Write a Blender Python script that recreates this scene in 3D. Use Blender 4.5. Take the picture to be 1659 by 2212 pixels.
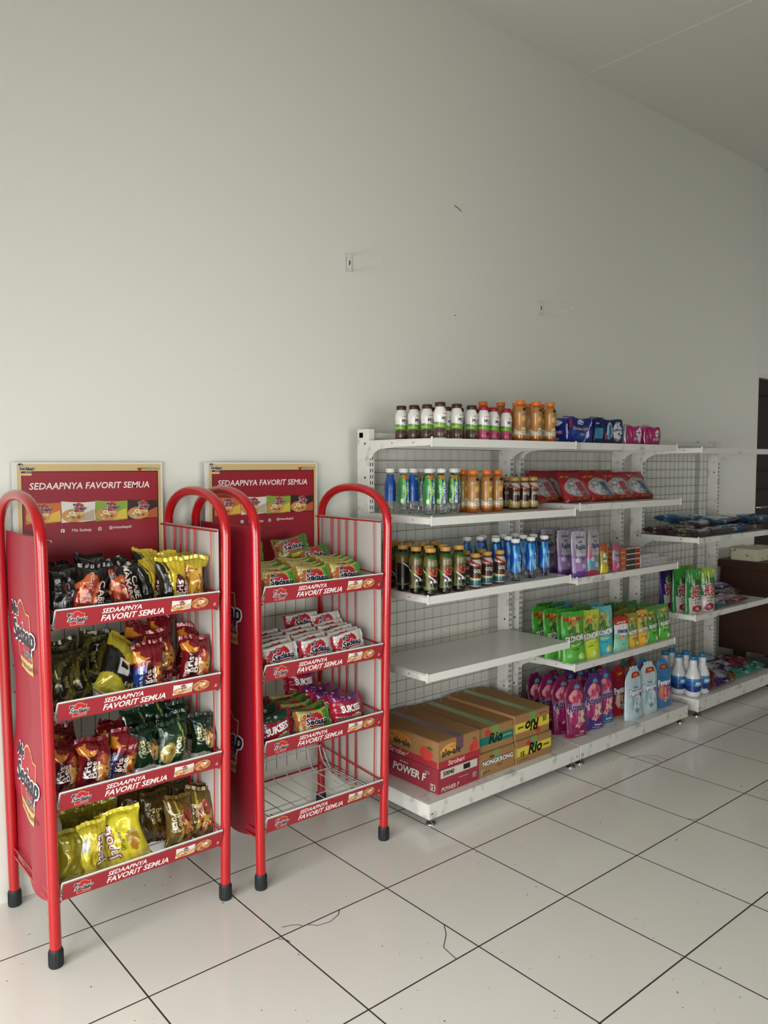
import bpy, bmesh, math, random
import numpy as np
from mathutils import Vector, Matrix
PI = math.pi
scene = bpy.context.scene
for o in list(bpy.data.objects): bpy.data.objects.remove(o)
COL = scene.collection
random.seed(7)

# ---------------------------------------------------------------- camera
cam_d = bpy.data.cameras.new('camera'); cam = bpy.data.objects.new('camera', cam_d); COL.objects.link(cam)
cam_d.sensor_fit = 'HORIZONTAL'; cam_d.sensor_width = 36.0; cam_d.lens = 1701.8 / 1659 * 36.0
cam_d.clip_start = 0.05; cam_d.clip_end = 60
cam.location = (-0.788, -2.265, 1.361)
YAW, PITCH = math.radians(40.198), math.radians(3.537)
cam.rotation_euler = (PI/2 - PITCH, 0, -YAW)
scene.camera = cam

# ---------------------------------------------------------------- world, daylight through the openings, exposure
world = bpy.data.worlds.new('sky'); scene.world = world; world.use_nodes = True
bg = world.node_tree.nodes['Background']; bg.inputs[0].default_value = (0.80, 0.88, 1.0, 1); bg.inputs[1].default_value = 0.08

def daylight(name, loc, rot, sx, sy, power, col, spread=180):
    d = bpy.data.lights.new(name, 'AREA'); d.shape = 'RECTANGLE'; d.size = sx; d.size_y = sy
    d.energy = power; d.color = col; d.spread = math.radians(spread)
    o = bpy.data.objects.new(name, d); COL.objects.link(o); o.location = loc; o.rotation_euler = rot
    return o
# the glazed shop front on the left (two leaves: sky light falls steeply), a shutter gap and a small far window opposite
daylight('daylight_side_opening', (-2.44, -3.0, 1.0), (0, -PI/2+.34, 0), 1.7, 2.4, 122, (1.0, 0.995, 0.975), 150)
daylight('daylight_side_door', (-2.44, -.9, .9), (0, -PI/2+.5, 0), 1.7, 1.2, 26, (0.98, 1.0, 1.0), 100)
daylight('daylight_front_opening', (-.1, -4.5, 1.1), (PI/2, 0, 0), 3.0, 1.2, 10, (1.0, 0.99, 0.965), 60)
daylight('daylight_far_window', (4.9, -4.5, 1.35), (PI/2, 0, 0), 1.2, 1.0, 5, (1.0, 0.99, 0.965), 60)
vs = scene.view_settings
vs.view_transform = 'Standard'; vs.look = 'None'; vs.gamma = 1; vs.exposure = 0.10; vs.use_curve_mapping = False

# ---------------------------------------------------------------- materials
def hexc(h):
    h = h.lstrip('#'); c = [int(h[i:i+2], 16)/255 for i in (0, 2, 4)]
    return tuple(x/12.92 if x <= .04045 else ((x+.055)/1.055)**2.4 for x in c)
def mat(name, color=None, rough=.5, metal=0., spec=.5, coat=0., trans=0., ior=1.45, bump=None, dirt=None):
    """color None: the printed colours of the thing itself are read from its colour attribute"""
    m = bpy.data.materials.new(name); m.use_nodes = True
    nt = m.node_tree; b = nt.nodes['Principled BSDF']; L = nt.links
    b.inputs['Roughness'].default_value = rough; b.inputs['Metallic'].default_value = metal
    b.inputs['Specular IOR Level'].default_value = spec; b.inputs['Coat Weight'].default_value = coat
    b.inputs['Coat Roughness'].default_value = .12
    b.inputs['Transmission Weight'].default_value = trans; b.inputs['IOR'].default_value = ior
    if color is None:
        a = nt.nodes.new('ShaderNodeAttribute'); a.attribute_name = 'Col'; src = a.outputs['Color']
    else:
        a = nt.nodes.new('ShaderNodeRGB'); a.outputs[0].default_value = (*(hexc(color) if isinstance(color, str) else color), 1); src = a.outputs[0]
    if dirt:
        sc, lo, hi, dc = dirt
        tc = nt.nodes.new('ShaderNodeTexCoord'); n = nt.nodes.new('ShaderNodeTexNoise'); n.inputs['Scale'].default_value = sc; n.inputs['Detail'].default_value = 6
        r = nt.nodes.new('ShaderNodeValToRGB'); r.color_ramp.elements[0].position = lo; r.color_ramp.elements[1].position = hi
        mx = nt.nodes.new('ShaderNodeMixRGB'); mx.inputs[2].default_value = (*hexc(dc), 1)
        L.new(tc.outputs['Object'], n.inputs['Vector']); L.new(n.outputs['Fac'], r.inputs[0]); L.new(r.outputs[0], mx.inputs[0]); L.new(src, mx.inputs[1]); src = mx.outputs[0]
    L.new(src, b.inputs['Base Color'])
    if bump:
        sc, st = bump
        tc = nt.nodes.new('ShaderNodeTexCoord'); n = nt.nodes.new('ShaderNodeTexNoise'); n.inputs['Scale'].default_value = sc; n.inputs['Detail'].default_value = 3
        bp = nt.nodes.new('ShaderNodeBump'); bp.inputs['Strength'].default_value = st; bp.inputs['Distance'].default_value = .004
        L.new(tc.outputs['Object'], n.inputs['Vector']); L.new(n.outputs['Fac'], bp.inputs['Height']); L.new(bp.outputs[0], b.inputs['Normal'])
    return m
M = {}
M['film'] = mat('printed_film', None, .19, bump=(38, .7), coat=.4)
M['foil'] = mat('printed_foil', None, .15, metal=.2, bump=(32, 1.0), coat=.5)
M['print'] = mat('printed_label', None, .3, coat=.2)
M['card'] = mat('printed_card', None, .45)
M['carton'] = mat('corrugated_carton', None, .8, spec=.2, bump=(60, .2))
M['plastic'] = mat('moulded_plastic', None, .3)
M['liquid'] = mat('filled_bottle', None, .1, coat=.6)
M['pet'] = mat('clear_bottle_plastic', (.93, .97, .98), .03, trans=1, ior=1.25)
M['steel'] = mat('white_painted_steel', '#d8d8d2', .28, dirt=(22, .70, .84, '#9a968b'))
M['steelw'] = mat('worn_white_steel', '#d6d5ce', .34, dirt=(20, .56, .80, '#8a867c'))
M['dark'] = mat('dark_slot', '#1c1b1a', .7)
M['wirew'] = mat('white_coated_wire', '#d8d8d4', .35)
M['wireg'] = mat('grey_mesh_wire', '#77766f', .4)
M['red'] = mat('red_enamel', '#a81017', .22, coat=.5, bump=(220, .12))
M['rubber'] = mat('black_rubber', '#1d2022', .6)
M['board'] = mat('grey_plastic_sheet', '#c9c3bb', .5)
M['chrome'] = mat('chrome_metal', '#c8c8c8', .15, metal=1)
M['wood'] = mat('brown_wood', '#371a07', .5, dirt=(4, .4, .7, '#241106'))
M['doorw'] = mat('dark_brown_door', '#2c2220', .45)
M['cream'] = mat('cream_card', '#b9b39a', .7, dirt=(22, .62, .72, '#6a6150'))
M['clearw'] = mat('clear_plastic_hook', '#c9cbc2', .25)

def wall_mat():
    m = mat('painted_wall', '#d6d7ce', .62, spec=.3, bump=(260, .06)); return m
M['wall'] = wall_mat()
M['wallb'] = mat('grey_wall_paint', '#8f908a', .7, spec=.2)
M['ceil'] = mat('ceiling_paint', '#d2d3cb', .8, spec=.2)

def floor_mat():
    m = bpy.data.materials.new('ceramic_floor_tiles'); m.use_nodes = True
    nt = m.node_tree; L = nt.links; b = nt.nodes['Principled BSDF']; N = nt.nodes.new
    g = N('ShaderNodeNewGeometry'); mp = N('ShaderNodeMapping'); mp.inputs['Location'].default_value = (8.0, 8.0, 0)
    L.new(g.outputs['Position'], mp.inputs['Vector'])
    br = N('ShaderNodeTexBrick'); br.offset = 0; br.squash = 1
    br.inputs['Scale'].default_value = 1; br.inputs['Brick Width'].default_value = .4; br.inputs['Row Height'].default_value = .4
    br.inputs['Mortar Size'].default_value = .0025; br.inputs['Mortar Smooth'].default_value = .2; br.inputs['Bias'].default_value = 0
    br.inputs['Color1'].default_value = (*hexc('#dddad2'), 1); br.inputs['Color2'].default_value = (*hexc('#d9d6ce'), 1); br.inputs['Mortar'].default_value = (*hexc('#2e2822'), 1)
    L.new(mp.outputs[0], br.inputs['Vector'])
    n = N('ShaderNodeTexNoise'); n.inputs['Scale'].default_value = 55; n.inputs['Detail'].default_value = 2
    L.new(g.outputs['Position'], n.inputs['Vector'])
    r = N('ShaderNodeValToRGB'); r.color_ramp.elements[0].position = .735; r.color_ramp.elements[1].position = .755
    L.new(n.outputs['Fac'], r.inputs[0])
    mx = N('ShaderNodeMixRGB'); mx.inputs[2].default_value = (*hexc('#3f3a34'), 1); L.new(r.outputs[0], mx.inputs[0]); L.new(br.outputs['Color'], mx.inputs[1])
    n2 = N('ShaderNodeTexNoise'); n2.inputs['Scale'].default_value = 3.2; n2.inputs['Detail'].default_value = 5; L.new(g.outputs['Position'], n2.inputs['Vector'])
    mr = N('ShaderNodeMapRange'); mr.inputs['From Min'].default_value = .35; mr.inputs['From Max'].default_value = .7; mr.inputs['To Min'].default_value = .10; mr.inputs['To Max'].default_value = .26
    L.new(n2.outputs['Fac'], mr.inputs[0]); 
    ad = N('ShaderNodeMath'); ad.operation = 'MAXIMUM'; ml = N('ShaderNodeMath'); ml.operation = 'MULTIPLY'; ml.inputs[1].default_value = .8
    L.new(br.outputs['Fac'], ml.inputs[0]); L.new(ml.outputs[0], ad.inputs[0]); L.new(mr.outputs[0], ad.inputs[1]); L.new(ad.outputs[0], b.inputs['Roughness'])
    L.new(mx.outputs[0], b.inputs['Base Color'])
    bp = N('ShaderNodeBump'); bp.invert = True; bp.inputs['Strength'].default_value = .6; bp.inputs['Distance'].default_value = .002
    L.new(br.outputs['Fac'], bp.inputs['Height']); L.new(bp.outputs[0], b.inputs['Normal'])
    b.inputs['Specular IOR Level'].default_value = .5
    return m
M['floor'] = floor_mat()

# ---------------------------------------------------------------- mesh building helpers
def vnoise(x, y, seed=0):
    x = np.asarray(x, float); y = np.asarray(y, float)
    xi = np.floor(x); yi = np.floor(y); fx = x-xi; fy = y-yi
    fx = fx*fx*(3-2*fx); fy = fy*fy*(3-2*fy)
    def h(a, b):
        s = np.sin(a*127.1+b*311.7+seed*74.7)*43758.5453; return s-np.floor(s)
    return (h(xi, yi)*(1-fx)+h(xi+1, yi)*fx)*(1-fy)+(h(xi, yi+1)*(1-fx)+h(xi+1, yi+1)*fx)*fy

def art(bgc, *layers):
    """flat artwork as a function of (u, v) in 0..1; layers drawn in order"""
    bgc = hexc(bgc)
    def fn(U, V):
        C = np.empty(U.shape+(3,)); C[:] = bgc
        for l in layers:
            k = l[0]
            if k == 'r': m = (U >= l[1]) & (V >= l[2]) & (U <= l[3]) & (V <= l[4]); c = hexc(l[5])
            elif k == 'e': m = ((U-l[1])/l[3])**2+((V-l[2])/l[4])**2 < 1; c = hexc(l[5])
            elif k == 'w': m = V < l[1]+l[2]*np.sin(U*l[3]+l[4]); c = hexc(l[5])      # everything below a wave
            elif k == 'W': m = V > l[1]+l[2]*np.sin(U*l[3]+l[4]); c = hexc(l[5])      # everything above a wave
            elif k == 'd': m = np.abs(U*l[1]+V*l[2]-l[3]) < l[4]; c = hexc(l[5])      # slanting band
            elif k == 'n':                                                            # speckled patch (food, flowers)
                m = ((U-l[1])/l[3])**2+((V-l[2])/l[4])**2 < 1
                s = l[7]; t = vnoise(U*s, V*s, 3)[..., None]; t2 = vnoise(U*s*2.1, V*s*2.1, 9)[..., None]
                c1, c2, c3 = hexc(l[5]), hexc(l[6]), hexc(l[8]) if len(l) > 8 else hexc(l[5])
                c = np.where(t > .55, np.array(c2), np.array(c1)); c = np.where(t2 > .72, np.array(c3), c); c = c[m]
            elif k == 'g':                                                            # printed blend upward
                t = np.clip((V-l[1])/(l[2]-l[1]), 0, 1)[..., None]; m = (V >= l[1]-9); c = (C*(1-t)+np.array(hexc(l[3]))*t)[m]
            C[m] = c
        return C
    return fn

_tx = {}
def flat_cut(verts, faces, cut):
    if not cut: return verts, faces
    bm = bmesh.new(); vv = [bm.verts.new((x, y, 0)) for x, y in verts]
    for f in faces:
        try: bm.faces.new([vv[i] for i in f])
        except ValueError: pass
    xs = [v[0] for v in verts]; ys = [v[1] for v in verts]
    for ax, (a, b) in enumerate(((min(xs), max(xs)), (min(ys), max(ys)))):
        p = math.ceil(a/cut)*cut
        while p < b:
            co = (p, 0, 0) if ax == 0 else (0, p, 0); no = (1, 0, 0) if ax == 0 else (0, 1, 0)
            bmesh.ops.bisect_plane(bm, geom=bm.verts[:]+bm.edges[:]+bm.faces[:], plane_co=co, plane_no=no); p += cut
    bm.verts.index_update()
    r = [(v.co.x, v.co.y) for v in bm.verts], [[v.index for v in f.verts] for f in bm.faces]
    bm.free(); return r
def text_geo(s, bold=0., shear=0., spacing=1., cut=0):
    """letters of cap height 1, centred on the origin"""
    k = (s, bold, shear, spacing, cut)
    if k in _tx: return _tx[k]
    c = bpy.data.curves.new('t', 'FONT'); c.body = s; c.size = 1.45; c.shear = shear; c.offset = bold; c.resolution_u = 2
    c.align_x = 'CENTER'; c.space_character = spacing
    o = bpy.data.objects.new('t', c); COL.objects.link(o)
    dg = bpy.context.evaluated_depsgraph_get(); dg.update()
    me = o.evaluated_get(dg).to_mesh()
    v = [(p.co.x, p.co.y-.5) for p in me.vertices]; f = [list(p.vertices) for p in me.polygons]
    o.evaluated_get(dg).to_mesh_clear()
    bpy.data.objects.remove(o); bpy.data.curves.remove(c)
    if v:
        cx = (min(p[0] for p in v)+max(p[0] for p in v))/2; v = [(x-cx, y) for x, y in v]
    v, f = flat_cut(v, f, cut)
    _tx[k] = (v, f); return _tx[k]

INK = .82                                  # printed inks on film and card are duller than the nominal swatches
class MB:
    def __init__(s): s.v = []; s.f = []; s.c = []; s.m = []; s.s = []
    def add(s, verts, faces, col=(.8, .8, .8), mi=0, smooth=False, percorner=None):
        b = len(s.v); s.v += [tuple(p) for p in verts]
        if isinstance(col, str): col = hexc(col)
        for i, f in enumerate(faces):
            s.f.append([b+j for j in f]); s.m.append(mi); s.s.append(smooth)
            s.c.append([percorner[j] for j in f] if percorner is not None else [col]*len(f))
    def grid(s, S, nu, nv, col, mi=0, smooth=True, us=None, vs_=None, flip=False):
        us = np.linspace(0, 1, nu+1) if us is None else np.array(us); vs_ = np.linspace(0, 1, nv+1) if vs_ is None else np.array(vs_)
        U, V = np.meshgrid(us, vs_); P = S(U, V).reshape(-1, 3)
        if callable(col): cc = [tuple(x) for x in col(U, V).reshape(-1, 3)]
        else: cc = [hexc(col) if isinstance(col, str) else col]*len(P)
        n = len(us); F = []
        for j in range(len(vs_)-1):
            for i in range(n-1):
                q = [j*n+i, j*n+i+1, (j+1)*n+i+1, (j+1)*n+i]; F.append(q[::-1] if flip else q)
        s.add(P.tolist(), F, mi=mi, smooth=smooth, percorner=cc)
    def box(s, x0, y0, z0, x1, y1, z1, col=(.8, .8, .8), mi=0, bev=0.):
        bm = bmesh.new(); bmesh.ops.create_cube(bm, size=1)
        for v in bm.verts: v.co = ((x0+x1)/2+v.co.x*(x1-x0), (y0+y1)/2+v.co.y*(y1-y0), (z0+z1)/2+v.co.z*(z1-z0))
        if bev: bmesh.ops.bevel(bm, geom=bm.edges[:], offset=bev, segments=2, affect='EDGES', profile=.5)
        s.bm(bm, col, mi)
    def bm(s, bm, col, mi=0, smooth=False):
        bm.verts.index_update(); s.add([v.co[:] for v in bm.verts], [[v.index for v in f.verts] for f in bm.faces], col, mi, smooth); bm.free()
    def tube(s, path, r, seg=8, col=(.8, .8, .8), mi=0, cap=True):
        P = [Vector(p) for p in path]; n = len(P); t0 = (P[1]-P[0]).normalized()
        up = Vector((0, 0, 1)) if abs(t0.z) < .9 else Vector((1, 0, 0)); a = t0.cross(up).normalized()
        V = []
        for i, p in enumerate(P):
            t = ((P[min(i+1, n-1)]-P[max(i-1, 0)])).normalized()
            a = (a-t*a.dot(t)).normalized(); b = t.cross(a)
            for k in range(seg):
                q = 2*PI*k/seg; V.append(p+a*(r*math.cos(q))+b*(r*math.sin(q)))
        F = [[i*seg+k, i*seg+(k+1) % seg, (i+1)*seg+(k+1) % seg, (i+1)*seg+k] for i in range(n-1) for k in range(seg)]
        s.add(V, F, col, mi, smooth=seg > 4)
        if cap: s.add(V[:seg], [list(range(seg))[::-1]], col, mi); s.add(V[-seg:], [list(range(seg))], col, mi)
    def lathe(s, prof, seg=28, col=(.8, .8, .8), mi=0, cap=True, colfn=None, z0=0):
        H = prof[-1][1]-prof[0][1] or 1
        V = []; cc = []
        for r, z in prof:
            for k in range(seg):
                q = 2*PI*k/seg-PI/2; V.append((r*math.cos(q), r*math.sin(q), z+z0))
        F = [[i*seg+k, i*seg+(k+1) % seg, (i+1)*seg+(k+1) % seg, (i+1)*seg+k] for i in range(len(prof)-1) for k in range(seg)]
        s.add(V, F, col, mi, smooth=True)
        if cap:
            s.add(V[:seg], [list(range(seg))[::-1]], col, mi); s.add(V[-seg:], [list(range(seg))], col, mi)
    def flat(s, S, W, H, geo, cx, cy, size, col, rot=0, eps=.0004, mi=0, sx=1.):
        """lay flat geometry (letters, emblems) on the surface S(u, v, lift); size = cap height in metres"""
        v, f = geo
        if not v: return
        a = np.array(v)*size; a[:, 0] *= sx; cr, sr = math.cos(rot), math.sin(rot)
        x = a[:, 0]*cr-a[:, 1]*sr; y = a[:, 0]*sr+a[:, 1]*cr
        U = cx+x/W; V = cy+y/H
        ok = (U > .005) & (U < .995) & (V > .005) & (V < .995)
        P = lift(S, np.clip(U, .001, .999), np.clip(V, .001, .999), eps)
        ff = [q for q in f if all(ok[i] for i in q)]
        if ff: s.add(P.tolist(), ff, col, mi)
    def text(s, S, W, H, t, cx, cy, size, col='#ffffff', rot=0, shear=0, bold=0.02, out=None, outw=.07, eps=.0004, cut=0, spacing=1., mi=0, sx=1.):
        if out: s.flat(S, W, H, text_geo(t, bold+outw, shear, spacing, cut), cx, cy, size, out, rot, eps, mi, sx); eps *= 1.8
        s.flat(S, W, H, text_geo(t, bold, shear, spacing, cut), cx, cy, size, col, rot, eps, mi, sx)
    def build(s, name, mats, parent=None, loc=None):
        me = bpy.data.meshes.new(name); me.from_pydata(s.v, [], s.f)
        for m in (mats if isinstance(mats, (list, tuple)) else [mats]): me.materials.append(M[m] if isinstance(m, str) else m)
        me.polygons.foreach_set('material_index', s.m); me.polygons.foreach_set('use_smooth', s.s)
        at = me.color_attributes.new('Col', 'FLOAT_COLOR', 'CORNER')
        arr = np.ones((sum(len(c) for c in s.c), 4), np.float32); arr[:, :3] = np.array([x for c in s.c for x in c])
        lum = arr[:, :3] @ np.array([.21, .72, .07], np.float32); arr[:, :3] = (arr[:, :3]*.96+lum[:, None]*.04)*INK
        at.data.foreach_set('color', arr.ravel()); me.update()
        o = bpy.data.objects.new(name, me); COL.objects.link(o)
        if parent: o.parent = parent
        if loc: o.location = loc
        return o
def lift(S, U, V, eps):
    d = 1e-3
    P = S(U, V); A = S(np.clip(U+d, 0, 1), V)-S(np.clip(U-d, 0, 1), V); B = S(U, np.clip(V+d, 0, 1))-S(U, np.clip(V-d, 0, 1))
    n = np.cross(A, B); n /= np.maximum(np.linalg.norm(n, axis=-1, keepdims=True), 1e-12)
    return P+n*eps
def plane(o, du, dv):
    o, du, dv = map(np.array, (o, du, dv))
    return lambda U, V: o+np.asarray(U)[..., None]*du+np.asarray(V)[..., None]*dv
def tag(o, label=None, cat=None, group=None, kind=None):
    for k, v in (('label', label), ('category', cat), ('group', group), ('kind', kind)):
        if v: o[k] = v
    return o
def empty(name, loc=(0, 0, 0)):
    o = bpy.data.objects.new(name, None); COL.objects.link(o); o.location = loc; o.empty_display_size = .05; return o
KIDS = {}
def kids(o):
    return [c for c in bpy.data.objects if c.parent == o]
def copy_tree(o, parent=None):
    if o.name not in KIDS: KIDS[o.name] = kids(o)
    c = o.copy(); COL.objects.link(c); c.parent = parent
    for ch in KIDS[o.name]: copy_tree(ch, c)
    return c
class Kind:
    """one prototype; the first placing uses the prototype itself, later ones copy it and its parts"""
    def __init__(s, root, cat): s.root = root; s.cat = cat; s.used = False
    def put(s, loc, label, group, rz=0., rx=0., ry=0., sc=None):
        o = s.root if not s.used else copy_tree(s.root); s.used = True
        o.location = loc; o.rotation_euler = (rx, ry, rz)
        if sc: o.scale = sc if isinstance(sc, tuple) else (sc, sc, sc)
        return tag(o, label, s.cat, group)
ORD = ['first', 'second', 'third', 'fourth', 'fifth', 'sixth', 'seventh', 'eighth', 'ninth', 'tenth', 'eleventh', 'twelfth']
def nth(i, n):
    return 'leftmost' if i == 0 else 'rightmost' if i == n-1 else ORD[i]+' from left'

# ================================================================ SETTING
WALL_Y = .30; CEIL = 3.39
XL, XR, YF = -2.5, 6.6, -4.6
def wall(name, boxes, m='wall', extra=None):
    b = MB()
    for q in boxes: b.box(*q)
    if extra: extra(b)
    o = b.build(name, [m, 'dark']); return tag(o, kind='structure')
def crack(b, pts, w, mi=1, axis='y', off=0.):
    for (a0, c0), (a1, c1) in zip(pts, pts[1:]):
        dx, dz = a1-a0, c1-c0; L = math.hypot(dx, dz) or 1; nx, nz = -dz/L*w/2, dx/L*w/2
        q = [(a0+nx, c0+nz), (a0-nx, c0-nz), (a1-nx, c1-nz), (a1+nx, c1+nz)]
        b.add([(x, off, z) if axis == 'y' else (x, z, off) for x, z in q], [[0, 1, 2, 3] if axis == 'z' else [0, 1, 2, 3][::-1]], '#404040', mi)
def wallx(b):
    crack(b, [(-.072, 3.4), (-.068, 3.15), (-.064, 2.98), (-.064, 2.86), (-.066, 2.79), (-.078, 2.775)], .0016, off=WALL_Y-.0004)
    crack(b, [(1.795, 2.52), (1.82, 2.512), (1.84, 2.502)], .004, off=WALL_Y-.0004)
    crack(b, [(1.80, 2.03), (1.803, 2.035)], .005, off=WALL_Y-.0004)
wall('wall_back', [(XL, WALL_Y, 0, 4.83, .5, CEIL), (4.83, WALL_Y+.012, 1.985, 5.72, .5, CEIL), (5.72, WALL_Y+.012, 0, XR, .5, CEIL)], extra=wallx)
wall('wall_left', [(XL-.15, -4.75, 0, XL, -4.35, CEIL), (XL-.15, -.25, 0, XL, .5, CEIL), (XL-.15, -4.35, 2.0, XL, -.25, CEIL)])
wall('wall_front', [(XL-.15, YF-.15, 0, -1.7, YF, CEIL), (1.5, YF-.15, 0, 4.2, YF, CEIL), (5.6, YF-.15, 0, XR, YF, CEIL), (-1.7, YF-.15, 1.9, 1.5, YF, CEIL), (4.2, YF-.15, 0, 5.6, YF, .8), (4.2, YF-.15, 1.9, 5.6, YF, CEIL)], 'wallb')
wall('wall_right', [(XR, YF-.15, 0, XR+.15, .5, CEIL)], 'wallb')
c = MB(); c.box(XL-.15, YF-.15, CEIL, XR+.15, .5, CEIL+.1); c.box(2.76, YF, CEIL-.002, 2.768, WALL_Y, CEIL+.01)
tag(c.build('ceiling', ['ceil']), kind='structure')
f = MB(); f.box(XL-.15, YF-.15, -.1, XR+.15, .5, 0)
def fc(pts): crack(f, pts, .0022, axis='z', off=.0006)
fc([(.425, -.365), (.45, -.372), (.47, -.385), (.475, -.4)])
fc([(.49, -.4), (.51, -.425), (.55, -.433), (.59, -.42), (.61, -.4)])
fc([(.385, -.405), (.40, -.42), (.405, -.44)]); fc([(.80, -.66), (.77, -.70), (.72, -.74), (.71, -.8)])
fc([(2.36, -.27), (2.44, -.29), (2.5, -.335), (2.5, -.4)]); fc([(2.44, -.4), (2.46, -.36), (2.44, -.31)]); fc([(2.0, -.77), (2.03, -.80)])
tag(f.build('floor', ['floor', 'dark']), kind='structure')

# door in its recess at the far end
d = MB(); d.box(4.845, .36, 0, 5.70, .40, 1.97)
for x0, x1, z0, z1 in ((4.94, 5.24, 1.30, 1.86), (5.32, 5.62, 1.30, 1.86), (4.94, 5.24, .12, 1.18), (5.32, 5.62, .12, 1.18)):
    for q in ((x0, z0, x1, z0+.012), (x0, z1-.012, x1, z1), (x0, z0, x0+.012, z1), (x1-.012, z0, x1, z1)):
        d.box(q[0], .352, q[1], q[2], .362, q[3], mi=1)
    d.box(x0+.02, .354, z0+.02, x1-.02, .362, z1-.02, bev=.002)
door = tag(d.build('door_1', ['doorw', 'dark']), kind='structure')
h = MB(); h.tube([(4.89, .355, 1.045), (4.89, .31, 1.045), (4.90, .30, 1.045), (5.02, .30, 1.045)], .009, 8); h.box(4.87, .345, .99, 4.91, .355, 1.1, bev=.004)
h.build('door_handle', 'chrome', door)
t = MB()
t.box(4.832, .318, 0, 4.846, .40, 1.985); t.box(5.699, .318, 0, 5.718, .40, 1.985); t.box(4.832, .318, 1.968, 5.718, .40, 1.985)
tag(t.build('trim_1', 'wall'), kind='structure')

# ================================================================ RED DISPLAY RACKS
RED, DRED = '#b31f2c', '#8f1a2a'
def arch_pts():
    p = [(-.5, -.42), (.5, -.42), (.5, .34), (.30, .35), (.24, .40), (.12, .48), (-.04, .52), (-.20, .50), (-.33, .44), (-.42, .35), (-.5, .32)]
    return p
def poly_geo(pts, cut=0): return flat_cut(pts, [list(range(len(pts)))], cut)
def scaled(pts, s, dy=0): return [(x*s, y*s+dy) for x, y in pts]
def logo(b, S, W, H, cx, cy, s, mi=0, cut=0, eps=.0004, rot=0, instant=False, field='#c8232f'):
    """the noodle maker's emblem: arched red field, gold edge and foot, slanted dark word with a white edge"""
    q = lambda dx, dy: (cx+(dx*math.cos(rot)-dy*math.sin(rot))*s/W, cy+(dx*math.sin(rot)+dy*math.cos(rot))*s/H)
    A = [(x*1.5, y*1.75) for x, y in arch_pts()]
    b.flat(S, W, H, poly_geo(scaled(A, 1.07), cut), cx, cy, s, '#e8c27a', rot, eps, mi)
    b.flat(S, W, H, poly_geo(A, cut), cx, cy, s, field, rot, eps*1.5, mi)
    b.flat(S, W, H, poly_geo([(-.77, -1.08), (.77, -1.08), (.77, -.76), (-.77, -.76)], cut), cx, cy, s, '#e6c67e', rot, eps*1.6, mi)
    if instant: b.text(S, W, H, 'JELAS TERASA SEDAPNYA', *q(0, -.92), s*.13, '#7a4a1a', rot, eps=eps*2.2, bold=.02, mi=mi)
    b.text(S, W, H, 'Mie', *q(-.85, .62), s*.34, '#26262e', rot, .2, .03, '#ffffff', .09, eps*2.0, cut and cut*3, mi=mi)
    b.text(S, W, H, 'Sedaap', *q(0, .02), s*.55, '#1e2136', rot, .2, .03, '#ffffff', .085, eps*2.6, cut and cut*1.6, mi=mi)
    b.text(S, W, H, 'instant' if not instant else 'Instant', *q(.32, -.52), s*.22, '#26262e', rot, .1, .02, '#ffffff', .06, eps*2.0, cut and cut*4, mi=mi)
def minipack(b, S, W, H, cx, cy, w, h, base, right, eps=.0005, mi=0, logo_s=.02):
    """printed picture of a noodle packet"""
    P = [(-.5, -.48), (-.2, -.44), (.1, -.47), (.5, -.42), (.485, 0), (.5, .45), (.1, .42), (-.2, .45), (-.5, .5), (-.485, 0)]
    b.flat(S, W, H, poly_geo([(x*w, y*h) for x, y in P]), cx, cy, 1, base, 0, eps, mi)
    b.flat(S, W, H, poly_geo([(x*w, y*h) for x, y in [(.05, -.42), (.47, -.40), (.46, .1), (.2, -.05)]]), cx, cy, 1, right, 0, eps*1.4, mi)
    bowl = [(.34*math.cos(a)*w-.16*w, .30*math.sin(a)*h-.16*h) for a in [2*PI*k/14 for k in range(14)]]
    b.flat(S, W, H, poly_geo(bowl), cx, cy, 1, '#d59a55', 0, eps*1.8, mi)
    for k in range(9):
        a = k*2.4; rr = .04+.02*k
        pt = [(.055*w*math.cos(q)-.16*w+rr*w*1.3*math.cos(a), .06*h*math.sin(q)-.16*h+rr*h*1.2*math.sin(a)) for q in [2*PI*j/7 for j in range(7)]]
        b.flat(S, W, H, poly_geo(pt), cx, cy, 1, ['#f0d9a0', '#b5431f', '#6f8a35', '#e9b878'][k % 4], 0, eps*(2+.1*k), mi)
    egg = [(.09*w*math.cos(q)-.2*w, .10*h*math.sin(q)-.06*h) for q in [2*PI*j/12 for j in range(12)]]
    b.flat(S, W, H, poly_geo(egg), cx, cy, 1, '#f6efe2', 0, eps*3.2, mi)
    b.flat(S, W, H, poly_geo([(x*.5-.1*w, y*.5-.03*h) for x, y in egg]), cx, cy, 1, '#e39a2b', 0, eps*3.5, mi)
    logo(b, S, W, H, cx+.02*w/W, cy+.18*h/H, logo_s, mi, eps=eps*1.8)

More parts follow.
